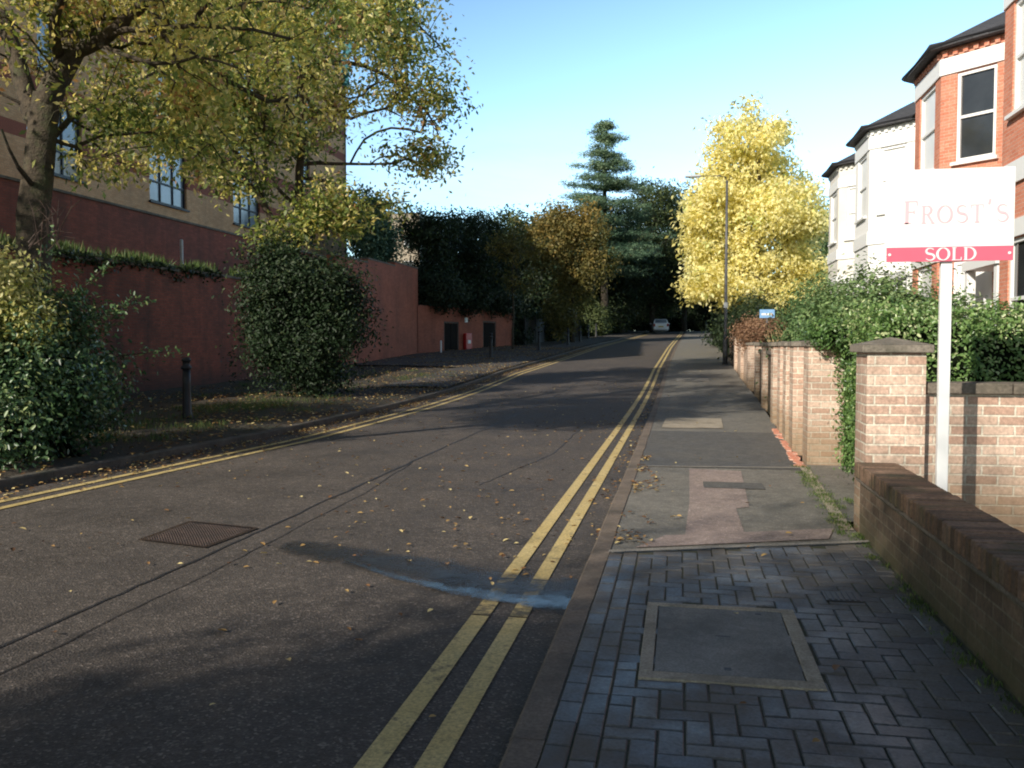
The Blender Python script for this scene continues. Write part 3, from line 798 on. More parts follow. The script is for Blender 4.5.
# ------------------------------------------------------------------ near garden walls
w = empty('garden_wall', (1.46, 2.8, .05), 'low stained garden wall with brick on edge coping beside the block paving', 'wall')
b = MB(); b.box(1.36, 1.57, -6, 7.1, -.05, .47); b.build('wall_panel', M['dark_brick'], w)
b = MB(); b.box(1.325, 1.60, -6, 7.1, .472, .50); b.build('creasing', M['coping'], w, bevel=.006)
b = MB(); y = -6.0; random.seed(5)
while y < 7.05:
    j = random.uniform(-.004, .004); b.cur = random.random()
    b.obox((1.462+j, y+.0325, .557+random.uniform(-.003, .003)), (1, random.uniform(-.03, .03), 0), (.30, .064, .112), (random.uniform(-.02, .02), 0, 1))
    y += .0735
mt, nt, bs, _ = newmat('coping_brick'); at = nt.nodes.new('ShaderNodeAttribute'); at.attribute_name = 'tint'
r = ramp(nt, at.outputs['Fac'], [(0, (.085, .055, .035)), (.6, (.16, .095, .06)), (1, (.22, .14, .095))]); n1 = noise_n(nt, 3, 6, .7); n2 = noise_n(nt, 50, 4, .7)
c = mix(nt, r.outputs[0], ramp(nt, n2.outputs[0], [(.3, .55), (.7, 1.4)]).outputs[0], 1, 'MULTIPLY')
nt.links.new(mix(nt, c, (.06, .058, .03), ramp(nt, n1.outputs[0], [(.48, 0), (.62, .7)]).outputs[0]), bs.inputs['Base Color']); bs.inputs['Roughness'].default_value = .9
bump(nt, bs, n2.outputs[0], .6, .008); M['coping_brick'] = mt
b.build('coping', mt, w, bevel=.010)
b = MB(); b.box(1.34, 1.585, -6, 7.08, .50, .572); b.build('mortar_bed', M['coping_grey'], w)

def pier(b, cap, x0, x1, y0, y1, z0, h, pyr=.07, ov=.045):
    mark(b, cap)
    b.box(x0, x1, y0, y1, z0-.05, z0+h-.13)
    z = z0+h-.128
    cap.box(x0-ov, x1+ov, y0-ov, y1+ov, z, z+.06)
    xm, ym = (x0+x1)/2, (y0+y1)/2; q = [(x0-ov, y0-ov, z+.06), (x1+ov, y0-ov, z+.06), (x1+ov, y1+ov, z+.06), (x0-ov, y1+ov, z+.06)]
    for k in range(4): cap.quad(q[k], q[(k+1) % 4], (xm, ym, z+.06+pyr))
g = empty('garden_wall', (1.61, 7.33, .05), 'pale brick boundary wall with flat coping and tall capped gate pier behind the sale board', 'wall')
b = MB(); cp = MB(); pier(b, cp, 1.40, 1.82, 7.12, 7.54, .05, 1.52, .06); build_split(b, 'pier', M['pink_brick'], g); build_split(cp, 'pier_cap', M['coping_grey'], g, bevel=.008)
b = MB(); b.box(1.823, 7.0, 7.20, 7.42, 0, 1.13); b.build('wall_panel', M['pink_brick'], g)
b = MB(); x = 1.84
while x < 7.0: b.box(x, min(x+.595, 7.0), 7.15, 7.47, 1.132, 1.215); x += .6
b.build('coping', M['coping'], g, bevel=.01)

g2 = empty('garden_wall', (1.7, 11.4, .05), 'pale brick garden wall of stepped piers under flat stone caps across the gateway', 'wall')
b = MB(); cp = MB()
def wx(y): return WR(y)
pb = MB(); cpl = MB()
pier(b, cp, 1.53, 1.95, 11.2, 11.62, .05, 1.56, .02, .03)
ys_ = [11.62, 12.5, 12.9, 13.8, 14.2, 15.1, 15.5]
for i in range(0, 6, 2):
    ya, yb, yc = ys_[i], ys_[i+1], ys_[i+2]; xa = WR(ya)+.06
    mark(pb, cpl); pb.box(xa+.14, xa+.34, ya, yb, 0, 1.20); cpl.box(xa+.10, xa+.38, ya, yb, 1.202, 1.28)
    pier(b, cp, WR(yb)-.01, WR(yb)+.38, yb, yc, .05, 1.56, .02, .03)
build_split(b, 'pier', M['pink_brick'], g2); build_split(cp, 'pier_cap', M['coping_grey'], g2, bevel=.008)
build_split(pb, 'wall_panel', M['pink_brick'], g2); build_split(cpl, 'coping', M['coping_grey'], g2, bevel=.008)
g3 = empty('garden_wall', (2.0, 20, .05), 'shaded brick garden wall beyond the stepped piers, darker and lower', 'wall')
b = MB(); cp = MB(); pb = MB(); cpl = MB()
for ya, yb in ((17.2, 20.6), (21.0, 24.4)):
    xa = WR(ya)+.02; mark(pb, cpl); pb.obox(((WR(ya)+WR(yb))/2+.2, (ya+yb)/2, .65), (WR(yb)-WR(ya), yb-ya, 0), (yb-ya, .22, 1.3)); cpl.obox(((WR(ya)+WR(yb))/2+.2, (ya+yb)/2, 1.34), (WR(yb)-WR(ya), yb-ya, 0), (yb-ya, .32, .075))
for yb in (16.8, 20.6, 24.4): pier(b, cp, WR(yb)-.02, WR(yb)+.38, yb, yb+.4, .05, 1.56, .03)
build_split(b, 'pier', M['pink_brick'], g3); build_split(cp, 'pier_cap', M['coping_grey'], g3); build_split(pb, 'wall_panel', M['dark_brick'], g3); build_split(cpl, 'coping', M['coping_grey'], g3)  # panels in darker brick than the piers: shade put into the colour
g4 = empty('garden_wall', (2.2, 31, .2), 'farthest brick garden wall with square piers just before the lamp post', 'wall')
b = MB(); cp = MB(); pb = MB()
for ya, yb in ((28.4, 32.6), (33.0, 37.6), (38.0, 43)):
    mark(pb); pb.obox(((WR(ya)+WR(yb))/2+.2, (ya+yb)/2, zg(ya)+.55), (WR(yb)-WR(ya), yb-ya, 0), (yb-ya, .22, 1.3))
for yb in (28, 32.6, 37.6, 43): pier(b, cp, WR(yb)-.02, WR(yb)+.38, yb, yb+.4, zg(yb), 1.5, .03)
build_split(b, 'pier', M['pink_brick'], g4); build_split(cp, 'pier_cap', M['coping_grey'], g4); build_split(pb, 'wall_panel', M['pink_brick'], g4)
b = MB(); random.seed(9)
for i in range(30):
    y = 10.9+i*.16
    if random.random() < .75: mark(b); b.obox((WR(y)-.05+random.uniform(-.02, .02), y, .066), (random.uniform(-.2, .2), 1, 0), (.14, random.uniform(.06, .12), .03))
build_split(b, 'edging_brick', M['red_brick'], g2)
b = MB(); b.box(2.55, 3.7, 6.55, 7.02, .0, .13); o = b.build('white_slab', M['slab_white'], bevel=.01); tag(o, 'white slab on the driveway behind the low wall', 'slab')  # low bright white box on the drive
# ------------------------------------------------------------------ walls with real openings
def wall_panel(b, O, n, W, H, ops, depth=.12):
    O = Vector(O); n = Vector(n).normalized(); t = Vector((0, 0, 1)).cross(n)
    us = sorted({0, W, *[v for o in ops for v in o[:2]]}); vs = sorted({0, H, *[v for o in ops for v in o[2:]]})
    pt = lambda u, v, d=0: O+t*u+Vector((0, 0, v))-n*d
    for i in range(len(us)-1):
        for j in range(len(vs)-1):
            um, vm = (us[i]+us[i+1])/2, (vs[j]+vs[j+1])/2
            if any(o[0] < um < o[1] and o[2] < vm < o[3] for o in ops): continue
            b.quad(pt(us[i], vs[j]), pt(us[i+1], vs[j]), pt(us[i+1], vs[j+1]), pt(us[i], vs[j+1]))
    for u0, u1, v0, v1 in ops:
        b.quad(pt(u0, v0), pt(u0, v0, depth), pt(u0, v1, depth), pt(u0, v1)); b.quad(pt(u1, v0, depth), pt(u1, v0), pt(u1, v1), pt(u1, v1, depth))
        b.quad(pt(u0, v0), pt(u1, v0), pt(u1, v0, depth), pt(u0, v0, depth)); b.quad(pt(u0, v1, depth), pt(u1, v1, depth), pt(u1, v1), pt(u0, v1))
def window(parent, O, n, op, depth, fmat, gmat, vb=(), hb=(.5,), fw_=.06, sill=True, curtain=False):
    O = Vector(O); n = Vector(n).normalized(); t = Vector((0, 0, 1)).cross(n); u0, u1, v0, v1 = op
    pt = lambda u, v, d=0: O+t*u+Vector((0, 0, v))-n*d
    b = MB(); d = depth-.045; w, h = u1-u0, v1-v0; e = .002
    for u in (u0+fw_/2+e, u1-fw_/2-e): b.obox(pt(u, v0+h/2, d), t, (fw_, .07, h-2*e))
    for v in (v0+fw_/2+e, v1-fw_/2-e): b.obox(pt(u0+w/2, v, d), t, (w-2*fw_-4*e, .066, fw_))
    for f in vb: b.obox(pt(u0+w*f, v0+h/2, d), t, (fw_*.8, .06, h-2*fw_-6*e))
    for f in hb: b.obox(pt(u0+w/2, v0+h*f, d), t, (w-2*fw_-6*e, .064, fw_*.85))
    if sill: b.obox(pt(u0+w/2, v0-.045, -.03), t, (w+.16, .14, .07))
    o = b.build('window', fmat, parent)
    g = MB(); g.quad(pt(u0, v0, d+.02), pt(u1, v0, d+.02), pt(u1, v1, d+.02), pt(u0, v1, d+.02))
    gl = g.build('pane', gmat, recalc=False); gl.parent = o; gl.matrix_parent_inverse = Matrix.Translation(-Vector(parent.location))
    gl.matrix_parent_inverse = Matrix.Identity(4)
    return o

# ------------------------------------------------------------------ far-side retaining walls
def wall_run(b, cp, pts, th, ztop, zbot=-.1, cw=.05, ch=.07):
    for (xa, ya), (xb, yb) in zip(pts[:-1], pts[1:]):
        L_ = math.hypot(xb-xa, yb-ya); ns = max(1, int(L_/4)); 
        for k in range(ns):
            t0, t1 = k/ns, (k+1)/ns
            x0, y0, x1, y1 = xa+(xb-xa)*t0, ya+(yb-ya)*t0, xa+(xb-xa)*t1, ya+(yb-ya)*t1
            z = ztop(y0); dx, dy = (x1-x0), (y1-y0); l = math.hypot(dx, dy); nx, ny = -dy/l*th/2, dx/l*th/2
            zb = zg(y0)+zbot
            c4 = [(x0-nx, y0-ny), (x1-nx, y1-ny), (x1+nx, y1+ny), (x0+nx, y0+ny)]
            b.quad(*[(x, y, z) for x, y in c4])
            for q in range(4):
                a, d = c4[q], c4[(q+1) % 4]; b.quad((*a, zb), (*d, zb), (*d, z), (*a, z))
            cp.obox(((x0+x1)/2, (y0+y1)/2, z+ch/2+.002), (dx, dy, 0), (l, th+2*cw, ch))
rw = empty('retaining_wall', (-14.6, 27, 0), 'long shaded red brick retaining wall behind the bushes across the road', 'wall')
b = MB(); cp = MB(); wall_run(b, cp, [(-14.68, 4), (-14.68, 36)], .36, lambda y: 3.62+.012*(y-18))
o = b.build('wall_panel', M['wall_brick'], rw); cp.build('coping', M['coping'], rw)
rw2 = empty('retaining_wall', (-14.6, 42, 0), 'taller orange red brick wall section between the dark bush and the low doors', 'wall')
b = MB(); cp = MB(); wall_run(b, cp, [(-14.68, 36), (-14.68, 48.15)], .40, lambda y: 5.35+.05*(y-36), cw=.03)
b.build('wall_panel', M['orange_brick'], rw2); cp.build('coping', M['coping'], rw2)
# outbuilding wall with two doors
A0 = Vector((-14.45, 48.0, 0)); A1 = Vector((-11.3, 60.0, 0)); dv = (A1-A0).normalized(); nn = Vector((dv.y, -dv.x, 0)); Lw = (A1-A0).length
lw = empty('service_building', (-13, 54, 0), 'low red brick service building with dark double doors and ivy on top', 'building')
zb = .70
def up_(px):  # distance along the facade where a view ray meets it
    a = math.atan((px-512)/F)-YAW; dx, dy = math.sin(a), math.cos(a)
    den = dx*dv.y-dy*dv.x; return (A0.y*dx-A0.x*dy)/-(den) if abs(den) > 1e-9 else 0
d1a, d1b, d2a, d2b = up_(444), up_(459), up_(483), up_(496)
ops = [(d1a, d1b, .15, 2.2), (d2a, d2b, .3, 2.35)]
b = MB(); wall_panel(b, A0+Vector((0, 0, zb)), nn, Lw, 3.05, ops, .15)
e1 = A1-nn*6; e0 = A0-nn*6
b.quad((*A1.xy, zb), (*e1.xy, zb), (*e1.xy, zb+3.05), (*A1.xy, zb+3.05)); b.quad((*A0.xy, zb+3.05), (*A1.xy, zb+3.05), (*e1.xy, zb+3.05), (*e0.xy, zb+3.05))
b.quad((*A0.xy, zb-1), (*A1.xy, zb-1), (*A1.xy, zb), (*A0.xy, zb))
b.build('wall', M['orange_brick'], lw, recalc=False)
for (a, c, z0, z1, two) in ((d1a, d1b, .15, 2.2, True), (d2a, d2b, .3, 2.35, False)):
    tt = dv; db = MB(); m_ = (a+c)/2
    O_ = A0+Vector((0, 0, zb))
    leafs = [(a+.12, m_-.02), (m_+.02, c-.12)] if two else [(a+.1, c-.1)]
    for q0, q1 in leafs:
        db.obox(O_+tt*((q0+q1)/2)-nn*.09+Vector((0, 0, (z0+z1)/2-.05)), tt, (q1-q0, .05, z1-z0-.12))
        for zz in (.3, .7): db.obox(O_+tt*((q0+q1)/2)-nn*.06+Vector((0, 0, z0+(z1-z0)*zz)), tt, ((q1-q0)*.7, .012, .5))
    do = db.build('door', M['door_paint'], lw)
    fb = MB()
    for q in (a+.05, c-.05): fb.obox(O_+tt*q-nn*.07+Vector((0, 0, (z0+z1)/2)), tt, (.1, .1, z1-z0-.01))
    fb.obox(O_+tt*m_-nn*.07+Vector((0, 0, z1-.05)), tt, (c-a-.22, .1, .08))
    fo = fb.build('frame', M['door_frame'], do); fo.matrix_parent_inverse = Matrix.Identity(4)
def face(px, z, off=.05): return A0+dv*up_(px)+nn*off+Vector((0, 0, z))
rb = empty('hose_box', face(466, zb+.9), 'bright red box mounted on the brick wall between the two dark doors', 'box')
b = MB(); b.obox(face(466, zb+.95, .13), dv, (.8, .22, 1.15)); b.build('case', M['red_paint'], rb, bevel=.05)
b = MB(); b.obox(face(466, zb+1.0, .245), dv, (.36, .01, .2)); b.build('label_plate', M['white_paint'], rb)
b = MB(); p_ = face(466, zb+2.35, .02); b.obox(p_, dv, (.35, .03, .30)); o = b.build('notice', M['white_paint']); tag(o, 'small pale notice plate on brick wall above the red box', 'notice')
b = MB(); p_ = P(441, 352, 50); b.lathe([(.05, -.1), (.05, .75), (.03, .8)], (p_[0], p_[1], zg(p_[1])+.1), 10); o = b.build('marker_post', M['white_paint']); tag(o, 'short white marker post in front of the double doors', 'post')

# terrace bed between lower and upper walls, upper wall and raised ground behind
sheet('terrace_bed', lambda y: -17.2, lambda y: -14.85, yr(2, 36, 1), 0, 3, M['terrace'], lambda x, y: 3.5+.012*(y-18)+.18*noise.noise(Vector((x*2, y*1.2, 0))))
sheet('terrace_bed', lambda y: -19, lambda y: -14.85, yr(36, 47.8, 1), 0, 3, M['terrace'], lambda x, y: 5.2+.05*(y-36))
uw = empty('upper_wall', (-17.3, 30, 3.4), 'upper red brick terrace wall with coping below the apartment block', 'wall')
b = MB(); cp = MB(); wall_run(b, cp, [(-17.35, 2), (-17.35, 50)], .3, lambda y: 5.8, 2.9)
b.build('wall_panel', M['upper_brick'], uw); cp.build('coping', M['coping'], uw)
sheet('raised_ground', -60, -17.5, yr(2, 60, 4), 0, 4, M['terrace'], lambda x, y: 5.0)
# apartment block
ab = empty('apartment_block', (-20, 36, 5), 'buff brick apartment block with red brick bands behind the autumn trees', 'building')
YA, YB2, ZB, HT = 21.0, 51.6, 5.0, 13.6
ops = []; arch = []
O_ = Vector((-20, YA, ZB)); nX = Vector((1, 0, 0))
for wy in (25.9, 32.4, 38.9, 45.4):
    for zi, zc in enumerate((8.2, 11.2, 14.05, 17.0)):
        h = 2.3 if zi == 0 else 1.9; hw = 1.3 if zi != 1 else .75
        if zi == 3: h = 1.5
        ops.append((wy-YA-hw, wy-YA+hw, zc-h/2-ZB, zc+h/2-ZB)); 
        if zi == 1: arch.append((wy, zc, hw, h))
b = MB(); wall_panel(b, O_, nX, YB2-YA, HT, ops, .16)
wall_panel(b, (-20, YB2, ZB), (0, 1, 0), 14, HT, [], .1); wall_panel(b, (-34, YA, ZB), (0, -1, 0), 14, HT, [], .1)
b.quad((-20, YA, ZB+HT), (-20, YB2, ZB+HT), (-34, YB2, ZB+HT), (-34, YA, ZB+HT))
b.build('wall', M['buff_brick'], ab, recalc=False)
b = MB(); b.box(-20.25, -19.94, YA-.1, YB2+.1, ZB+HT+.002, ZB+HT+.25); b.build('parapet', M['coping'], ab)
for i, op in enumerate(ops):
    window(ab, O_, nX, op, .16, M['iron'], M['glass_sky'], vb=(.33, .67) if op[1]-op[0] > 2 else (.5,), hb=(.35,), fw_=.07)
for wy, zc, hw, h in arch:
    b = MB(); N_ = 10
    for i in range(N_):
        a0, a1 = PI*i/N_, PI*(i+1)/N_
        q = [(-19.985, wy+math.cos(a)*r_, zc+h/2+math.sin(a)*r_*.8) for a, r_ in ((a0, hw), (a1, hw), (a1, hw+.45), (a0, hw+.45))]
        b.quad(*q)
    b.build('arch', M['orange_brick'], ab, recalc=False)
b = MB(); b.tube([(-19.9, 51.2, 5), (-19.9, 51.2, 18.5)], .06, 6); b.build('downpipe', M['iron'], ab)
# pale tower far behind the trees
tp = P(392, 300, 105); tw = empty('tower_block', (tp[0], tp[1], 0), 'distant pale tower block glimpsed between the tree and the dark bush', 'building')
b = MB(); ops = [(k*2.2+.5, k*2.2+1.7, z, z+1.4) for k in range(3) for z in np.arange(4, 16, 3)]
Ot = Vector((tp[0]-3.4, tp[1], 0)); wall_panel(b, Ot, (0, -1, 0), 6.8, 17, ops, .1)
b.quad(Ot+Vector((6.8, 0, 0)), Ot+Vector((6.8, 9, 0)), Ot+Vector((6.8, 9, 17)), Ot+Vector((6.8, 0, 17))); b.quad(Ot+Vector((0, 0, 17)), Ot+Vector((6.8, 0, 17)), Ot+Vector((6.8, 9, 17)), Ot+Vector((0, 9, 17)))
b.build('wall', M['concrete_pale'], tw, recalc=False)
for op in ops: window(tw, Ot, (0, -1, 0), op, .1, M['white_paint'], M['glass'], hb=(), fw_=.1, sill=False)
b = MB(); p0 = P(151, 245, 26); b.lathe([(.055, -.6), (.055, 1.25), (.02, 1.27)], (-16.6, 27.6, 3.8), 10); o = b.build('vent_pipe', M['lamp_head']); tag(o, 'slim pale metal pipe standing on the terrace bed by the upper wall', 'pipe')

# ------------------------------------------------------------------ terraced houses on the near side
def house(X, Yf, wmat, trim, label, zgd=.1, blinds=(), mirror=False, porch=True, dxw=1.2, pitch=8.0, gmat=None, ze=8.46, bay_trim=True):
    h = empty('terraced_house', (X+1.2, Yf-3, zgd), label, 'house')
    gm = gmat or M['glass']; E = ze-zgd
    dg = dxw
    P0 = Vector((X+dg, Yf+dg, zgd)); P1 = Vector((X, Yf, zgd)); P2 = Vector((X, Yf-2.3, zgd)); P3 = Vector((X+dg, Yf-2.3-dg, zgd)); P4 = Vector((X+dg, Yf-pitch+dg, zgd))
    b = MB(); faces = []
    zz = [(1.15, 3.35), (5.75-zgd, 7.80-zgd)]
    def nrm(a, c): d = (c-a).normalized(); return Vector((0, 0, 1)).cross(d)*-1
    segs = [(P0, P1, 1), (P1, P2, 1), (P2, P3, 1), (P3, P4, 0)]
    wins = []
    for a, c, bay in segs:
        d = c-a; W = d.length; n = Vector((d.y, -d.x, 0)).normalized()*-1
        # outward normal points away from the house body (+X is inside)
        if n.x > 0 or (abs(n.x) < 1e-6): n = -n if n.x > 0 else n
        t = Vector((0, 0, 1)).cross(n)
        O = a if t.dot(d) > 0 else c
        if bay:
            m_ = W*.23 if W < 2 else W*.20
            ops = [(m_, W-m_, z0, z1) for z0, z1 in zz]
        else:
            u = W/2
            ops = [(u-.55, u+.55, zz[1][0], zz[1][1]), (u-.55, u+.55, .02, 2.45)]
        wall_panel(b, O, n, W, E, ops, .11)
        wins.append((O, n, ops, bay, W))
    # side and back walls
    b.quad((X+dg, Yf+dg, zgd), (X+dg+8, Yf+dg, zgd), (X+dg+8, Yf+dg, zgd+E), (X+dg, Yf+dg, zgd+E))
    b.quad((X+dg, Yf-pitch+dg, zgd), (X+dg+8, Yf-pitch+dg, zgd), (X+dg+8, Yf-pitch+dg, zgd+E), (X+dg, Yf-pitch+dg, zgd+E))
    dent = []; tr = MB()
    for wi, (O, n, ops, bay, W) in enumerate(wins):
        t = Vector((0, 0, 1)).cross(n)
        for k, op in enumerate(ops):
            if not bay and k == 1:
                d = MB(); d.obox(O+t*((op[0]+op[1])/2)-n*.09+Vector((0, 0, 1.05)), t, (.95, .05, 2.05))
                do = d.build('door', M['door_paint'], h)
                continue
            window(h, O, n, op, .11, M['white_paint'], M['blind'] if (bay and (wi, k) in blinds) else gm, hb=(.5,) if (wi, k) not in blinds else (.5,), fw_=.075)
        if bay and bay_trim:
            for z0, z1, pr in ((zz[0][1]+.02, zz[0][1]+.34, .035), (4.35, 4.75, .05), (zz[1][1]+.02, zz[1][1]+.40, .035)):
                mark(tr); tr.obox(O+t*(W/2)+n*(pr/2)+Vector((0, 0, (z0+z1)/2)), t, (W+.02, pr, z1-z0))
        nd = int(W/.24)     # dentil course under the eaves
        if bay_trim:
            for i in range(nd): dent.append((O+t*((i+.5)*W/nd)+n*.035+Vector((0, 0, E-.17)), t, (.11, .07, .12)))
    if bay_trim: build_split(tr, 'string_course', trim, h)
    for c3, t3, s3 in dent: b.obox(c3, t3, s3)
    b.build('wall', wmat, h, recalc=False)
    # bay roof: hipped slates rising to the main roof
    ov = .28; rf = MB(); gt = MB()
    c_ = Vector((X+dg+.9, Yf-1.15, zgd+E+1.35))
    q = [Vector((X+dg, Yf+dg+ov*1.0, zgd+E)), Vector((X-ov, Yf+ov*.45, zgd+E)), Vector((X-ov, Yf-2.3-ov*.45, zgd+E)), Vector((X+dg-ov*.3, Yf-2.3-dg-ov, zgd+E)), ]
    for i in range(3): rf.quad(q[i+1], q[i], c_)
    for i in range(3): rf.quad(q[i]-Vector((0, 0, .05)), q[i+1]-Vector((0, 0, .05)), q[i+1], q[i])
    rf.quad(*[v-Vector((0, 0, .05)) for v in q])
    y0, y1 = Yf-pitch+dg-.01, Yf+dg+.01
    rf.quad((X+dg-ov, y0, zgd+E), (X+dg-ov, y1, zgd+E), (X+dg+4.3, y1, zgd+E+2.3), (X+dg+4.3, y0, zgd+E+2.3))
    rf.quad((X+dg+4.3, y0, zgd+E+2.3), (X+dg+4.3, y1, zgd+E+2.3), (X+dg+8.6, y1, zgd+E), (X+dg+8.6, y0, zgd+E))
    rf.build('roof', M['slate'], h)
    gt.tube([v+Vector((0, 0, .02)) for v in q]+[Vector((X+dg-ov, y0, zgd+E+.02))], .06, 6)
    gt.build('gutter', M['gutter'], h)
    dp = MB(); dp.tube([(X+dg-.06, Yf-pitch+dg+.3, zgd), (X+dg-.06, Yf-pitch+dg+.3, zgd+E)], .045, 6); dp.build('downpipe', M['gutter'], h)
    if porch:
        pr = MB(); yc = (P3.y+P4.y)/2
        pr.box(X+.25, X+dg, yc-1.1, yc+1.1, zgd+3.05, zgd+3.25); pr.build('porch', trim, h)
        pc = MB()
        for s in (-1, 1): mark(pc); pc.box(X+.3, X+.48, yc+s*.95-.09, yc+s*.95+.09, zgd, zgd+3.04)
        build_split(pc, 'porch_post', trim, h)
    return h
house(6, 18.5, M['red_brick'], M['white_paint'], 'nearest red brick house with white bands, cut by the right edge of the view', pitch=8, blinds=((1, 1), (2, 1)))
house(6, 25.0, M['red_brick'], M['white_paint'], 'red brick house with canted two storey bay and white sash window above the sale board', pitch=6.5, blinds=((1, 1), (1, 0), (2, 0)))
house(6, 33.0, M['white_render'], M['white_paint'], 'white rendered house with slate bay roof between the brick house and the farthest one', pitch=8.0, zgd=.4, ze=8.5, blinds=((1, 1), (1, 0), (2, 1)))
house(6.25, 40.2, M['cream_render'], M['white_paint'], 'farthest white house with small slate bay roof beside the yellow tree', pitch=7.0, zgd=.6, ze=8.75, blinds=((1, 1), (1, 0), (2, 1), (2, 0)))

# ------------------------------------------------------------------ street furniture
lp = P(729, 368, 41); lx, ly = 2.02, 41.2; lz = zg(ly)+.05
lm = empty('street_lamp', (lx, ly, lz), 'tall thin grey street lamp with a side arm on the near pavement', 'street lamp')
b = MB(); b.lathe([(.11, -.05), (.11, 1.1), (.075, 1.2), (.06, 4.8), (.045, 8.25)], (lx, ly, lz), 12); b.build('pole', M['lamp_metal'], lm, smooth=True)
b = MB(); b.tube([(lx, ly, lz+8.2), (lx-.05, ly, lz+8.38), (lx-.3, ly, lz+8.46), (lx-1.2, ly-.05, lz+8.47)], [.045, .04, .035, .03], 8); b.build('arm', M['lamp_metal'], lm, smooth=True)
b = MB(); b.obox((lx-1.5, ly-.05, lz+8.47), (1, 0, 0), (.7, .26, .10)); b.build('lamp_head', M['lamp_head'], lm, bevel=.04)
b = MB(); b.box(lx-.09, lx+.09, ly-.07, ly-.055, lz+2.55, lz+2.8); b.build('sign_plate', M['lamp_head'], lm)
b = MB(); b.box(lx-.05, lx+.05, ly-.117, ly-.112, lz+.35, lz+.95); b.build('access_door', M['lamp_metal'], lm)

def bollard(x, y, h, label):
    z = verge_z(x, y)
    r_ = empty('bollard', (x, y, z), label, 'bollard', 'black bollards along the far verge')
    b = MB(); b.lathe([(.105, -.1), (.105, .06), (.085, .10), (.075, h*.55), (.072, h*.80)], (x, y, z), 14); b.build('post', M['iron'], r_, smooth=True)
    b = MB(); b.lathe([(.072, h*.80), (.098, h*.81), (.098, h*.85), (.068, h*.865), (.068, h*.93), (.09, h*.94), (.085, h*.975), (.04, h)], (x, y, z), 14); b.build('cap', M['iron'], r_, smooth=True)
    return r_
for (px, d, h, lb) in ((186, 16.7, 1.15, 'nearest black bollard, standing in the leaf litter by the big green bush'), (491, 45, 1.3, 'black bollard in front of the service building doors'),
                       (539, 53, 1.2, 'bollard beside the thin tree trunk, third along the verge'), (568, 61, 1.2, 'dark bollard under the orange brown tree'),
                       (580, 67, 1.2, 'dark bollard near the fence, just beyond the orange brown tree'), (588, 74, 1.2, 'farthest but one of the dark bollards along the bend'), (596, 81, 1.2, 'farthest of the dark bollards, by the low green bushes')):
    p = P(px, 345, d); bollard(p[0], p[1], h, lb)
# dark fence beyond the building
fe = empty('timber_fence', (-9.5, 78, 1), 'dark close boarded timber fence behind the far bushes', 'fence')
b = MB(); pb = MB()
for i in range(12):
    ya, yb = 61+i*3.2, 64.2+i*3.2; xa, xb = KL(ya)-4.6, KL(yb)-4.6
    mark(b, pb); b.obox(((xa+xb)/2, (ya+yb)/2, zg(ya)+1.0), (xb-xa, yb-ya, 0), (3.1, .04, 1.9)); pb.obox((xa, ya, zg(ya)+1.05), (1, 0, 0), (.1, .1, 2.2))
build_split(b, 'panel', M['fence_wood'], fe); build_split(pb, 'post', M['fence_wood'], fe)

# estate agent's board
sb = empty('sale_board', (1.80, 6.66, .05), "white estate agent's sale board on a white post with a red SOLD strip", 'sign')
px0, py0 = 1.805, 6.66
bx0, bx1 = onY(883, 255, py0)[0], onY(1011, 250, py0)[0]; zt_, zs1, zs0 = onY(947, 170, py0)[2], onY(947, 247.5, py0)[2], onY(947, 262, py0)[2]
b = MB(); b.box(px0-.028, px0+.045, py0-.037, py0+.010, -.05, zt_-.03); b.build('post', M['white_paint'], sb, bevel=.004)
b = MB(); b.box(bx0, bx1, py0-.052, py0-.040, zs1-.01, zt_); bo = b.build('board', M['white_paint'], sb, bevel=.002)
b = MB(); b.box(bx0+.01, bx1-.005, py0-.061, py0-.0545, zs0, zs1); so = b.build('sold_strip', M['sign_red'], sb, bevel=.001)
for xx in (bx0+.03, bx1-.03):
    b = MB(); b.tube([(xx, py0-.062, (zs0+zs1)/2), (xx, py0-.068, (zs0+zs1)/2)], .010, 8); k_ = b.build('fixing', M['white_paint'], so); k_.matrix_parent_inverse = Matrix.Identity(4)
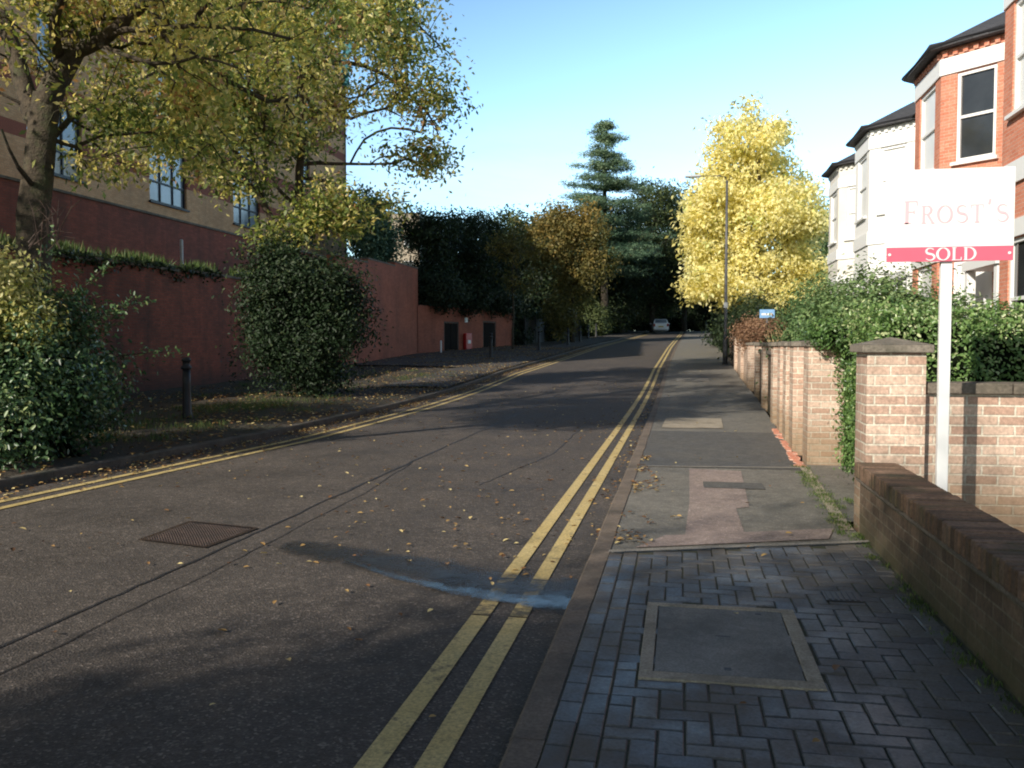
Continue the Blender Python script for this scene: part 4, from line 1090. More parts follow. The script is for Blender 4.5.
# serif capitals drawn as strokes
def arc(cx, cy, rx, ry, a0, a1, n=14): return [(cx+rx*math.cos(R(a0+(a1-a0)*i/n)), cy+ry*math.sin(R(a0+(a1-a0)*i/n))) for i in range(n+1)]
TK, TN = .15, .055
def S_(): 
    return [('c', arc(.34, .74, .24, .22, 25, 265)+arc(.34, .27, .27, .24, 80, -155)[1:], lambda t: TN+(TK-TN)*math.sin(PI*min(1, max(0, t)))**2)]
G = {
 'F': (.62, [('l', (.16, 0), (.16, 1), TK), ('l', (.05, .975), (.6, .975), TN), ('l', (.2, .52), (.46, .52), TN), ('l', (.58, .98), (.58, .78), TN*.9), ('l', (.46, .62), (.46, .42), TN*.8), ('l', (.02, .025), (.34, .025), TN)]),
 'R': (.74, [('l', (.16, 0), (.16, 1), TK), ('l', (.03, .975), (.36, .975), TN), ('l', (.02, .025), (.30, .025), TN), ('c', arc(.34, .75, .22, .225, 90, -90), lambda t: TN+(TK-TN)*math.sin(PI*t)), ('l', (.2, .52), (.36, .52), TN), ('l', (.36, .52), (.66, .02), TK*.9), ('l', (.56, .025), (.76, .025), TN)]),
 'O': (.88, [('c', arc(.43, .5, .36, .47, 90, 450, 28), lambda t: TN+(TK-TN)*abs(math.sin(2*PI*t)))]),
 'S': (.66, S_()),
 'T': (.74, [('l', (.36, 0), (.36, 1), TK), ('l', (.02, .975), (.70, .975), TN), ('l', (.04, .98), (.04, .78), TN*.9), ('l', (.68, .98), (.68, .78), TN*.9), ('l', (.22, .025), (.50, .025), TN)]),
 'L': (.66, [('l', (.16, 0), (.16, 1), TK), ('l', (.03, .975), (.30, .975), TN), ('l', (.03, .025), (.6, .025), TN), ('l', (.6, 0), (.6, .24), TN*.9)]),
 'D': (.82, [('l', (.16, 0), (.16, 1), TK), ('l', (.03, .975), (.34, .975), TN), ('l', (.03, .025), (.34, .025), TN), ('c', arc(.33, .5, .40, .475, 90, -90, 20), lambda t: TN+(TK-TN)*math.sin(PI*t))]),
 "'": (.26, [('l', (.14, 1.0), (.08, .76), TK*.7)]),
}
def lettering(text, x, z, h, y, mat, parent, caps=None, gap=.06, wide=1.0):
    for ch in text:
        k = 1.0 if caps is None or ch in caps else .78
        w_, parts = G[ch]; b = MB()
        def tp(p): return (x+p[0]*h*k*wide, y, z+p[1]*h*k if ch != "'" else z+p[1]*h)
        for pc in parts:
            if pc[0] == 'l': pts = [pc[1], pc[2]]; wf = lambda t, w=pc[3]: w
            else: pts = pc[1]; wf = pc[2]
            for i in range(len(pts)-1):
                a, c = np.array(pts[i]), np.array(pts[i+1]); d = (c-a)/(np.linalg.norm(c-a)+1e-9); n_ = np.array([-d[1], d[0]])
                m0 = wf(i/(len(pts)-1))/2; m1 = wf((i+1)/(len(pts)-1))/2
                # joints share their normals so that curves stay closed
                if pc[0] == 'c':
                    da = np.array(pts[min(i+1, len(pts)-1)])-np.array(pts[max(i-1, 0)]); dc = np.array(pts[min(i+2, len(pts)-1)])-np.array(pts[i])
                    na = np.array([-da[1], da[0]])/np.linalg.norm(da); nc = np.array([-dc[1], dc[0]])/np.linalg.norm(dc)
                else: na = nc = n_
                q = [a-na*m0, c-nc*m1, c+nc*m1, a+na*m0]
                b.quad(*[(lambda v: (v[0], v[1]-.0004*(len(b.f) % 5), v[2]))(tp(v)) for v in q])
        o = b.build('letter', mat, parent, recalc=False); o.matrix_parent_inverse = Matrix.Identity(4)
        x += (w_+gap)*h*k*wide
    return x
lettering("FROST'S", onY(901, 224, py0)[0], onY(950, 224, py0)[2], .158, py0-.0545, M['sign_text'], bo, caps="F'", gap=.12, wide=.98)
lettering('SOLD', onY(922, 262, py0)[0], zs0+.006, (zs1-zs0)-.012, py0-.0635, M['white_paint'], so, gap=.06, wide=1.18)
for o in list(sb.children_recursive):
    pass
# small blue sign in the far garden
p = P(767, 314, 29.5); bs_ = empty('garden_sign', (p[0], p[1], 0), 'small blue sign on a post above the reddish hedge', 'sign')
b = MB(); b.box(p[0]-.03, p[0]+.03, p[1]-.02, p[1]+.02, 0, p[2]+.1); b.build('post', M['lamp_metal'], bs_)
b = MB(); b.box(p[0]-.24, p[0]+.24, p[1]-.045, p[1]-.025, p[2]-.13, p[2]+.15); bb = b.build('board', M['sign_blue'], bs_)
b = MB(); b.box(p[0]-.18, p[0]+.18, p[1]-.053, p[1]-.048, p[2]-.04, p[2]+.02); k_ = b.build('band', M['white_paint'], bb); k_.matrix_parent_inverse = Matrix.Identity(4)

# ------------------------------------------------------------------ cars
def car(name, x, y, rz, mat, label):
    z = zg(y); r_ = empty(name, (x, y, z), label, 'car', rz=rz)
    def bld(b, nm, mt, par=r_, **k):
        o = b.build(nm, mt, None, **k); o.parent = par; return o
    # cross-section stations from rear (y=-) to front
    st = [(-2.0, .62, .35, .72), (-1.97, .78, .30, .98), (-1.7, .84, .22, 1.02), (-.9, .87, .18, 1.0), (.4, .87, .18, .98), (1.2, .86, .20, .94), (1.8, .80, .24, .80), (2.0, .62, .32, .62)]
    b = MB(); rings = []
    for yy, hw, zb_, zt in st:
        k = len(b.v); rings.append(k)
        for (fx, fz) in ((-.9, 0), (-1, .25), (-1, .75), (-.88, 1), (.88, 1), (1, .75), (1, .25), (.9, 0)): b.v.append((hw*fx, yy, zb_+(zt-zb_)*fz)); b.t.append(.5)
    for i in range(len(rings)-1):
        for j in range(8): b.f.append((rings[i]+j, rings[i]+(j+1) % 8, rings[i+1]+(j+1) % 8, rings[i+1]+j))
    b.f.append(tuple(rings[0]+j for j in range(8))); b.f.append(tuple(rings[-1]+j for j in range(8)))
    bld(b, 'body', mat, smooth=False, bevel=.03)
    b = MB(); rings = []
    for yy, hw, zt in ((-1.88, .80, 1.0), (-1.55, .66, 1.42), (-1.2, .64, 1.48), (.1, .64, 1.47), (1.05, .78, .98)):
        k = len(b.v); rings.append(k)
        for (xx, zz) in ((-.80, .97), (-hw, zt-.03), (-hw+.06, zt), (hw-.06, zt), (hw, zt-.03), (.80, .97)): b.v.append((xx, yy, zz)); b.t.append(.5)
    for i in range(len(rings)-1):
        for j in range(6): b.f.append((rings[i]+j, rings[i]+(j+1) % 6, rings[i+1]+(j+1) % 6, rings[i+1]+j))
    b.f.append(tuple(rings[0]+j for j in range(6))); b.f.append(tuple(rings[-1]+j for j in range(6)))
    cab = bld(b, 'cabin', mat, bevel=.02)
    b = MB(); b.quad((-.62, -1.825, 1.07), (.62, -1.825, 1.07), (.56, -1.60, 1.38), (-.56, -1.60, 1.38)); bld(b, 'rear_window', M['glass_sky'], recalc=False)
    for s in (-1, 1):
        b = MB(); b.quad((s*.80, -1.2, 1.03), (s*.80, .75, 1.03), (s*.665, .2, 1.40), (s*.665, -1.2, 1.40)); bld(b, 'side_window', M['glass'])
        b = MB(); b.obox((s*.70, -1.985, .82), (1, 0, 0), (.20, .05, .28)); bld(b, 'tail_light', M['tail_red'])
        b = MB(); b.obox((s*.96, .55, 1.02), (1, 0, 0), (.18, .12, .12)); bld(b, 'mirror', mat, bevel=.02)
        for yy in (-1.3, 1.3):
            b = MB(); b.tube([(s*.68, yy, .31), (s*.88, yy, .31)], .31, 18); wo = bld(b, 'wheel', M['tyre'])
            b = MB(); b.tube([(s*.875, yy, .31), (s*.89, yy, .31)], .19, 14); ro = b.build('rim', M['rim']); ro.parent = wo
    b = MB(); b.obox((0, -2.03, .48), (1, 0, 0), (1.5, .1, .2)); bld(b, 'bumper', mat, bevel=.03)
    b = MB(); b.obox((0, -2.09, .66), (1, 0, 0), (.52, .02, .12)); bld(b, 'number_plate', M['plate'])
    return r_
p = P(660, 331.5, 95); car('car', p[0], p[1], R(4), M['car_white'], 'small white hatchback driving away at the far end of the road')
p = P(706, 331, 106)
b = MB(); b.lathe([(.13, -.05), (.13, .85), (.09, .95)], (p[0], p[1], zg(p[1])), 10); o = b.build('gate_post', M['concrete_pale']); tag(o, 'short pale post catching sunlight at the far end of the pavement', 'post')
# ------------------------------------------------------------------ trees
def V3(*a): return np.array(a, float)
# near left tree: forked trunk seen through the autumn leaves, limbs reaching right along the top of the view
g0 = V3(-10.1, 12.2, verge_z(-10.1, 12.2)-.1)
T = 13.9
fork = P(46, 100, T)
limbs = [([g0, P(32, 330, T), P(34, 250, T), P(38, 180, T), fork, P(72, 55, T), P(60, 0, T+.2), P(45, -90, T+.4), P(60, -190, T+.5)], .30, .08),
         ([P(42, 130, T), P(20, 80, T+.3), P(5, 20, T+.6), P(-30, -60, T+1)], .17, .07),
         ([P(72, 52, T), P(105, 38, T-.3), P(140, 5, T-.6), P(180, -50, T-.8), P(250, -110, T-1)], .12, .05),
         ([P(90, 44, T-.2), P(125, 30, T-.5), P(170, 28, T-1), P(215, 26, T-1.4), P(290, 40, T-1.6)], .055, .02),
         ([P(150, 0, T-.6), P(165, 35, T-.4), P(200, 60, T-.2), P(240, 85, T), P(270, 98, T+.3), P(300, 96, T+.5)], .06, .025),
         ([P(40, 160, T), P(70, 120, T+.8), P(120, 90, T+1.5), P(160, 70, T+2)], .06, .02),
         ([P(-5, 20, T+.5), P(-80, 0, T), P(-150, -50, T-1)], .09, .03),
         ([P(165, 35, T-.4), P(185, 80, T-.2), P(200, 120, T+.2), P(222, 160, T+.5)], .035, .012),
         ([P(60, 60, T), P(52, 20, T-.8), P(80, -30, T-1.6)], .10, .04),
         ([P(100, 45, T-.5), P(150, 62, T-.8), P(195, 58, T-1), P(240, 66, T-1.4)], .04, .014),
         ([P(36, 190, T), P(18, 165, T-.6), P(0, 130, T-1)], .05, .02)]
cs = blobs([((-8, 8.6, 8.2), (2.2, 2.6, 1.3), 190), ((-7.8, 14.2, 8.8), (2.2, 2.4, 1.3), 190), (P(120, -190, 10.2), (2.2, 2.2, 1.0), 150), (P(300, -170, 11.5), (1.8, 2.0, .9), 110), (P(90, 70, T+.8), (1.6, 1.3, .8), 80), (P(40, -130, T), (3.6, 3.2, 1.7), 300), (P(190, -70, T-.8), (3.0, 2.4, 1.2), 240), (P(100, 5, T), (2.2, 1.8, .7), 130), (P(230, 20, T-1), (1.6, 1.4, .5), 95),  # leading clusters: unseen crown added above the view to shade the road
            (P(140, 110, T+.6), (1.3, 1.4, .65), 120), (P(20, 20, T-.5), (1.1, 1.2, .8), 48), (P(-100, 0, T), (2, 2, 2), 80),
            (P(135, 185, T+.2), (.45, .5, .12), 12), (P(20, 215, T-.6), (.65, .6, .35), 16), (P(75, 165, T), (.5, .6, .4), 20), (P(190, 95, T), (1.1, 1.0, .5), 70), (P(250, 120, T+.8), (1.0, .9, .5), 50), (P(200, 150, T+.5), (.8, .9, .3), 26),
            (P(160, 170, T+1), (.9, .8, .22), 22)], .34, 1.0, 3)
make_tree('autumn_tree', 'big forked tree with thick trunk and yellow leaves, leftmost in the view', 'tree', g0, limbs, cs, 'autumn', 38, .24, .125, flat=.6, tint=(.50, .30), r_tip=.010, expo=.44, aspect=.42, droop=.5)

# second tree: several stems rising behind the dark bush, wide golden crown
D = 25.0
g1 = V3(-10.6, 23.6, verge_z(-10.6, 23.6)-.1)
limbs = [([g1, P(292, 330, D), P(296, 270, D), P(301, 210, D), P(303, 150, D), P(301, 100, D), P(310, 40, D), P(325, -30, D), P(330, -100, D)], .17, .05),
         ([P(292, 320, D), P(280, 265, D-.4), P(270, 220, D-.8), P(250, 185, D-1.1), P(232, 140, D-1.3), P(222, 90, D-1.6), P(205, 40, D-2), P(200, -20, D-2)], .12, .035),
         ([P(272, 225, D-.7), P(258, 180, D-.4), P(245, 120, D), P(240, 60, D+.3)], .07, .03),
         ([P(300, 165, D), P(318, 163, D+.3), P(350, 164, D+.7), P(395, 163, D+1), P(430, 150, D+1.2)], .07, .02),
         ([P(301, 178, D), P(325, 182, D-.3), P(345, 198, D-.3), P(372, 206, D), P(410, 200, D+.4)], .06, .015),
         ([P(303, 105, D), P(280, 98, D-.8), P(255, 90, D-1.5), P(232, 62, D-2), P(215, 50, D-2.5)], .06, .02),
         ([P(250, 185, D-1.1), P(225, 170, D-1.4), P(200, 130, D-1.8), P(185, 90, D-2)], .05, .018),
         ([P(301, 130, D), P(270, 135, D-.6), P(240, 110, D-1), P(215, 112, D-1.3)], .05, .015),
         ([P(302, 210, D), P(280, 190, D-.8), P(262, 150, D-1), P(268, 100, D-1.1), P(262, 50, D-1.2)], .06, .02),
         ([P(303, 120, D), P(330, 105, D+.3), P(352, 118, D+.6), P(385, 108, D+.8), P(410, 125, D+1)], .04, .012),
         ([P(350, 164, D+.7), P(365, 140, D+.8), P(392, 128, D+.9), P(420, 132, D+1)], .025, .010),
         ([P(305, 70, D), P(345, 60, D+.5), P(385, 75, D+.8), P(425, 110, D+1), P(440, 140, D+1)], .08, .02),
         ([P(312, 35, D), P(360, 10, D+.5), P(410, 20, D+.8), P(440, 45, D+1)], .07, .02)]
cs = blobs([((-9, 19.3, 8.9), (2.2, 2.6, 1.4), 220), (P(400, 45, D+.8), (1.7, 1.8, 1.7), 210), (P(430, 95, D+1), (.95, 1.2, .95), 95), (P(425, 158, D+1), (.75, 1.0, .45), 42), (P(350, 20, D), (2.0, 2.0, 1.5), 170), (P(330, -70, D), (3.2, 3, 1.8), 300),
            (P(250, 30, D-1.5), (2.2, 2.0, 1.3), 190), (P(215, 110, D-1.5), (1.5, 1.4, 1.1), 110), (P(285, 115, D), (1.7, 1.6, 1.3), 150), (P(390, 150, D+.6), (.8, 1, .35), 26), (P(250, 175, D-1), (1.3, 1.2, .6), 50), (P(150, 140, D-2), (1.3, 1.2, .8), 50),
            (P(305, 185, D-.5), (1.3, 1.2, .6), 52), (P(330, 215, D-.6), (1.3, 1.1, .5), 80), (P(290, 235, D-.8), (1.1, .9, .4), 55), (P(395, 205, D+.4), (.7, .8, .3), 20), (P(430, 195, D+1), (.5, .6, .25), 10),
            (P(335, 90, D+.4), (.9, 1.2, .9), 60), (P(160, 60, D-2.5), (1.8, 1.5, 1.2), 100), (P(360, -10, D+1), (2.5, 2, 1.2), 120)], .32, .9, 8)
make_tree('autumn_tree', 'multi stemmed tree with wide golden green crown behind the dark round bush', 'tree', g1, limbs, cs, 'autumn', 32, .30, .175, flat=.75, tint=(.42, .30), r_tip=.013, expo=.43, aspect=.45, droop=.4)
# teal cloth caught in it
b = MB(); c0 = P(345, 42, 23.6); random.seed(4)
for k in range(10):
    z0 = -k*.115; z1 = z0-.115; w0 = .10*(1+.5*math.sin(k*1.3)); w1 = .10*(1+.5*math.sin((k+1)*1.3)); s0 = .05*math.sin(k*.9); s1 = .05*math.sin((k+1)*.9)
    b.quad(c0+V3(s0-w0, .03*math.sin(k), z0), c0+V3(s0+w0, -.03*math.sin(k), z0), c0+V3(s1+w1, -.03*math.sin(k+1), z1), c0+V3(s1-w1, .03*math.sin(k+1), z1))
b.tube([c0+V3(0, 0, -.02), c0+V3(-.12, .1, .25), c0+V3(-.35, .2, .5)], .02, 5)
o = b.build('cloth', M['teal_cloth'], smooth=True, recalc=False); tag(o, 'torn teal cloth strip hanging high in the branches of the golden tree', 'cloth')

# thin street tree, orange tree, cedar, yellow tree
def std_tree(name, label, px, d, zbase, h, r, n, leaf, ls, k=26, cr=.35, wood='bark_dark', lean=(0, 0), low=.3, tint=(.5, .22), gap=.2, shape=None, r0=.16, seed=1, group=None, xyz=None, flat=.7, expo=.45):
    p = P(px, 345, d) if xyz is None else np.array(xyz); z = zg(p[1])+zbase
    base = V3(p[0], p[1], z)
    pts = stem_up((p[0], p[1], z-.1), h*.8, r0, r0*.25, lean)
    specs = []
    for i in range(shape or 6):
        a = RNG.uniform(0, 2*PI); t = RNG.uniform(low+.12, .86)
        rr = r*(.55+.5*math.sin(PI*min(1, (t-low)/(1-low)*.8+.15)))
        c = base+V3(math.cos(a)*r*.42, math.sin(a)*r*.42, h*t); specs.append((c, (rr*.62, rr*.62, h*(1-low)*.22), int(n/(shape or 6))))
    specs.append((base+V3(0, 0, h*(low+(1-low)*.5)), (r*.7, r*.7, h*(1-low)*.46), int(n*.5)))
    cs = blobs(specs, gap, 1.4/r, seed); cs = cs[cs[:, 2] > z+h*low*.8]
    return make_tree(name, label, 'tree', base, [pts], cs, leaf, k, cr, ls, wood, flat=flat, tint=tint, group=group, r_tip=.012, expo=expo)
std_tree('young_tree', 'slender young tree with thin pale trunk and sparse brown crown by the service building', 513, 54.5, 0, 9.2, 2.0, 150, 'olive', .20, 26, .28, 'bark', low=.34, tint=(.5, .2), gap=.3, r0=.085, seed=4)
# broad orange-brown tree
p = P(572, 345, 66); z = zg(p[1]); base = V3(p[0], p[1], z)
cs = blobs([(P(545, 245, 65), (1.6, 1.6, 1.9), 130), (P(585, 235, 66), (1.8, 1.8, 2.2), 170), (P(600, 262, 66), (1.2, 1.5, 1.3), 80), (P(560, 225, 66), (1.6, 1.5, 1.5), 100), (P(575, 285, 66), (1.6, 1.8, 2), 110), (P(560, 315, 65), (1.3, 1.4, 1.5), 60)], .1, .7, 2)
make_tree('orange_tree', 'rounded orange brown tree leaning over the far verge in front of the cedar', 'tree', base, [stem_up(base-V3(0, 0, .1), 8.5, .22, .05)], cs, 'orange', 44, .38, .25, 'bark_dark', tint=(.5, .2), r_tip=.012, shade=.5)
# cedar: tiers of level boughs
def cedar(px, d, h, r, label, n_tier=13):
    p = P(px, 345, d); z = zg(p[1]); base = V3(p[0], p[1], z)
    limbs = [(stem_up(base-V3(0, 0, .1), h*.98, .42, .05, n=8), )]
    limbs = [([base-V3(0, 0, .1), base+V3(0, 0, h*.5), base+V3(.1, 0, h*.97)], .42, .05)]
    cs = []
    for i in range(n_tier):
        t = i/(n_tier-1); zz = h*(.36+.60*t); R_ = r*(1-t*.97)**.65*(.55+.6*RNG.uniform())+.4
        nb = int(12-4*t)
        a0 = RNG.uniform(0, 6)
        for k in range(nb):
            a = a0+2*PI*k/nb+RNG.uniform(-.3, .3); L_ = R_*RNG.uniform(.45, 1.15)
            zj = RNG.uniform(-1.2, 1.2)*(1-t*.6); e = base+V3(math.cos(a)*L_, math.sin(a)*L_, zz+zj+RNG.uniform(-.3, .35)-L_*.05)
            s = base+V3(0, 0, zz+zj-L_*.10)
            limbs.append(([s, s*.5+e*.5+V3(0, 0, .15), e], .07*(1-t)+.02, .012))
            m = int(7+L_*7)
            for q in range(m):
                f = RNG.uniform(.15, 1.05); w = RNG.normal()*.20*L_*(1.15-f*.5)
                cs.append(s*(1-f)+e*f+V3(-math.sin(a)*w, math.cos(a)*w, .12+RNG.normal()*.07-.05*f*L_*.3))
    cs = np.array(cs)
    return make_tree('cedar_tree', label, 'tree', base, limbs, cs, 'cedar', 24, .28, .24, 'bark_dark', aspect=.30, flat=.38, tint=(.42, .2), r_tip=.010, droop=.1, up=.8, shade=.35)
cedar(604, 84, 20.6, 6.6, 'tall blue green cedar with level tiers of boughs above the orange tree')
# bright yellow tree
p = P(756, 345, 59); z = zg(p[1]); base = V3(p[0], p[1], z)
bl = []
for (px, py, rx, rz, n) in ((748, 118, .8, 1.2, 45), (728, 140, 1.1, 1.2, 60), (765, 140, 1.1, 1.1, 60), (735, 170, 2.0, 1.5, 130), (772, 175, 1.5, 1.4, 100), (808, 215, 1.1, 1.3, 60), (695, 225, .9, 1.0, 46), (795, 190, 1.1, 1.2, 60), (708, 195, 1.0, 1.2, 50), (775, 130, .8, .9, 30), (720, 210, 2.0, 1.8, 170), (765, 215, 2.5, 2.1, 230), (800, 235, 1.5, 1.6, 110), (712, 255, 1.9, 1.6, 150),
                            (755, 262, 2.8, 1.7, 240), (800, 275, 1.6, 1.5, 110), (730, 290, 1.7, 1.0, 120), (707, 283, 1.3, 1.0, 70), (775, 295, 2.4, 1.3, 120), (750, 200, 2.2, 3.2, 150)):
    bl.append((P(px, py, 59+RNG.uniform(-1, 1)), (rx*1.12, max(rx, 1.6), rz*1.1), int(n*1.25)))
cs = blobs(bl, .33, 1.1, 5)
make_tree('yellow_tree', 'tall bright yellow autumn tree behind the street lamp', 'tree', base, [stem_up(base-V3(0, 0, .1), 14, .30, .06)], cs, 'yellow', 34, .42, .34, 'bark', tint=(.5, .2), r_tip=.012, droop=.7, shade=.1, flat=.65)
# dark trees closing the far end
std_tree('dark_tree', 'tall dark tree with lighter crown just right of the cedar', 652, 98, 0, 17.8, 5.2, 700, 'dark', .34, 34, .6, low=.12, tint=(.55, .25), gap=.05, seed=3, r0=.35, flat=.7)
std_tree('dark_tree', 'dark broad tree filling the gap left of the yellow tree', 684, 108, 0, 18.6, 5.5, 600, 'dark', .36, 34, .65, low=.14, tint=(.6, .25), gap=.05, seed=6, r0=.35)
std_tree('dark_tree', 'dark tree overhanging the far pavement behind the yellow tree', 722, 98, 0, 15, 5.2, 520, 'dark', .34, 34, .6, low=.16, tint=(.35, .22), gap=.05, seed=9, r0=.3)
std_tree('dark_tree', 'low dark green tree between the cedar and the road, in shade', 622, 90, 0, 12.0, 4.3, 480, 'dark', .32, 34, .55, low=.08, tint=(.40, .25), gap=.02, seed=12, r0=.25)
std_tree('dark_tree', 'dark tree beyond the white car where the road bends', 640, 128, 0, 15, 7, 560, 'dark', .45, 34, .8, low=.05, tint=(.30, .2), gap=0, seed=14, r0=.35)
std_tree('dark_tree', 'dark tree far beyond the end of the road, behind the car', 680, 132, 0, 14, 7, 560, 'dark', .45, 34, .8, low=.05, tint=(.30, .2), gap=0, seed=15, r0=.35)
std_tree('dark_tree', 'dark tree behind the lamp post and the far garden walls', 715, 118, 0, 13, 6.5, 520, 'dark', .42, 34, .75, low=.05, tint=(.30, .2), gap=0, seed=16, r0=.35)
std_tree('dark_tree', 'shaded tree behind the timber fence left of the cedar', 545, 92, 0, 12.5, 4.5, 480, 'dark', .34, 34, .55, low=.08, tint=(.42, .22), gap=.05, seed=17, r0=.25)
std_tree('dark_tree', 'grey green tree behind the far white house', 815, 88, 0, 14, 4.4, 420, 'conifer', .32, 30, .5, low=.1, tint=(.4, .22), gap=.05, seed=18, r0=.25)
# evergreen mass above the service building
for (px, d, h, r, lb, lf, sd) in ((428, 54, 8.6, 2.2, 'dark evergreen tree rising behind the tall orange red wall', 'ivy', 21), (462, 58, 8.9, 2.6, 'dense dark evergreen above the double doors', 'ivy', 22), (497, 66, 9.2, 2.8, 'dark evergreen behind the slender young tree', 'ivy', 23), (372, 50, 9.5, 1.5, 'narrow dark fir rising behind the wall below the golden crown', 'cedar', 24)):
    std_tree('evergreen_tree', lb, px, d, .3, h, r, 430, lf, .21, 34, .33, low=.2, tint=(.5, .25), gap=.02, seed=sd, r0=.16)
# shrubs spilling over the wall
q0 = A0+dv*1.5-nn*.9; 
make_bush('ivy_mass', 'dark ivy mass spilling over the top of the low service building', 'ivy', (q0.x, q0.y, 3.7), [(A0+dv*2.2-nn*.5+Vector((0, 0, 4.6)), (2.1, 1.4, 1.35)), (A0+dv*5.5-nn*.6+Vector((0, 0, 4.4)), (2.2, 1.4, 1.2)), (A0+dv*9.3-nn*.6+Vector((0, 0, 4.5)), (2.0, 1.6, 1.1)), (A0+dv*12-nn*.4+Vector((0, 0, 4.3)), (1.2, 1.5, 1.0))], 'ivy', 26000, .17, tint=(.42, .22), clump=.16, nstems=6, oval=False)

# ---------------- bushes on the far verge
zb1 = verge_z(-7.8, 10)
make_bush('laurel_bush', 'big glossy green bush with pale tips beside the kerb at the left edge', 'bush', (-7.7, 9.9, zb1),
          [((-8.15, 9.9, 1.05), (.95, .9, .95)), ((-8.9, 9.9, 1.5), (.8, .8, .7)), ((-7.55, 8.75, .50), (.50, .42, .42)), ((-7.75, 10.1, .85), (.62, .6, .72)), ((-8.9, 9.2, 1.0), (1.0, 1.0, 1.0)), ((-7.85, 9.3, .8), (.6, .55, .6)), ((-8.0, 10.1, 1.75), (.42, .45, .45))],
          'laurel', 46000, .072, tint=(.50, .22), clump=.13, zmin=zb1-.02, lumpy=.75, shell=.55)
make_bush('variegated_bush', 'yellow variegated shrub glowing in the sun above the glossy bush', 'bush', (-8.9, 10.2, zb1),
          [((-8.15, 9.45, 2.1), (.42, .45, .6)), ((-9.0, 9.5, 2.0), (.6, .6, .8)), ((-7.75, 9.5, 1.75), (.28, .3, .3)), ((-8.2, 9.1, 1.6), (.3, .3, .3))], 'variegated', 15000, .065, tint=(.55, .25), clump=.09, lumpy=.6, shell=.5, core=False)
# long shoots reaching out
pr = []; nr = []; st = MB()
for (x0, y0, z0, dx, dy, dz, n_) in [(a_-.5, b_, c_, d_, e_, f_, g_) for a_, b_, c_, d_, e_, f_, g_ in ((-7.3, 10.2, 1.7, .95, .5, .55, 120), (-7.4, 10.3, 1.9, .55, .3, .9, 90), (-7.9, 10.2, 2.1, .35, .2, 1.1, 50), (-7.0, 10.4, 1.3, .95, .5, .25, 90), (-7.6, 10.2, 2.0, .1, .1, .9, 50), (-7.1, 10.0, 1.5, .8, .2, .75, 90), (-8.2, 10, 2.3, .0, .1, .8, 50), (-7.3, 10.2, 1.2, .7, .3, .9, 110), (-7.5, 10.0, 1.5, .4, .2, .9, 90))]:
    pts = [V3(x0+dx*t, y0+dy*t, z0+dz*t-.15*t*t) for t in np.linspace(0, 1, 7)]; st.tube(pts, [.012, .01, .009, .008, .006, .005, .003], 4)
    for t in RNG.uniform(.05, 1, n_): pr.append(V3(x0+dx*t, y0+dy*t, z0+dz*t-.15*t*t)+RNG.normal(size=3)*.06*(1.1-t*.6))
pr = np.array(pr)
sh = empty('climbing_shoots', (-7.5, 10.2, 1.5), 'long leafy shoots arching out of the glossy bush against the brick wall', 'shoots')
link('foliage', leaf_mesh('foliage', pr, rand_dirs(len(pr)), .065, RNG.uniform(.4, 1, len(pr)), .5, True), L['laurel'], sh); st.build('stems', M['twig'], sh, recalc=False)
zb2 = verge_z(-9.8, 22)
make_bush('dark_bush', 'large round dark green bush standing on the verge in front of the wall', 'bush', (-9.8, 22.2, zb2),
          [((-9.8, 22.2, 1.9), (1.3, 1.4, 1.55)), ((-9.5, 21.8, 1.2), (.95, 1.0, .95)), ((-9.9, 22.0, 3.1), (1.1, 1.2, 1.0)), ((-9.1, 22.4, 2.5), (.9, 1.1, 1.0)), ((-10.5, 21.8, 1.7), (.7, .8, .9)), ((-8.7, 22.0, 3.1), (.5, .6, .4)), ((-8.6, 21.9, 1.9), (.5, .5, .45)), ((-10.4, 21.8, 3.7), (.6, .6, .5)), ((-10.9, 21.8, 2.6), (.45, .5, .5))], 'laurel_dark', 42000, .105, tint=(.35, .2), clump=.21, zmin=zb2-.02, lumpy=1.1, shell=.5)
# pale dead twigs by the first trunk
tw_ = MB(); random.seed(12)
for i in range(16):
    a = random.uniform(0, 6.28); p0 = P(random.uniform(20, 60), random.uniform(235, 262), 12.5); e = p0+V3(random.uniform(-.3, .9), random.uniform(-.3, .3), random.uniform(.1, .7))
    tw_.tube([p0, (p0+e)/2+V3(0, 0, .12), e], [.012, .008, .003], 4)
    tw_.tube([(p0+e)/2+V3(0, 0, .12), (p0+e)/2+V3(random.uniform(-.2, .4), 0, .35)], [.006, .002], 4)
o = tw_.build('dry_branches', M['door_frame'], recalc=False); tag(o, 'tangle of dry pale branches around the foot of the forked trunk', 'branches')
# far understory
for (px, d, z, r, h, lb, lf, n, tt) in ((560, 70, .0, 2.1, 1.9, 'dark shrub under the orange brown tree', 'dark', 9000, .4), (606, 84, 0, 2.2, 2.6, 'pale green shrub below the cedar', 'dark', 10000, .85), (628, 93, 0, 1.9, 2.4, 'shaded green shrub left of the white car', 'dark', 8000, .5),
                                  (530, 63, 0, 1.7, 1.9, 'dark shrub right of the slender tree trunk', 'dark', 7000, .3)):
    p = P(px, 345, d); zz = zg(p[1])
    make_bush('shrub', lb, 'shrub', (p[0]-1.5, p[1], zz), [((p[0]-1.6, p[1], zz+h*.55), (r, r, h*.8)), ((p[0]-1.4, p[1]-1, zz+h*.4), (r*.8, r*.8, h*.6))], lf, n, .22, tint=(tt, .2), clump=.2, oval=False, zmin=zz, nstems=4)
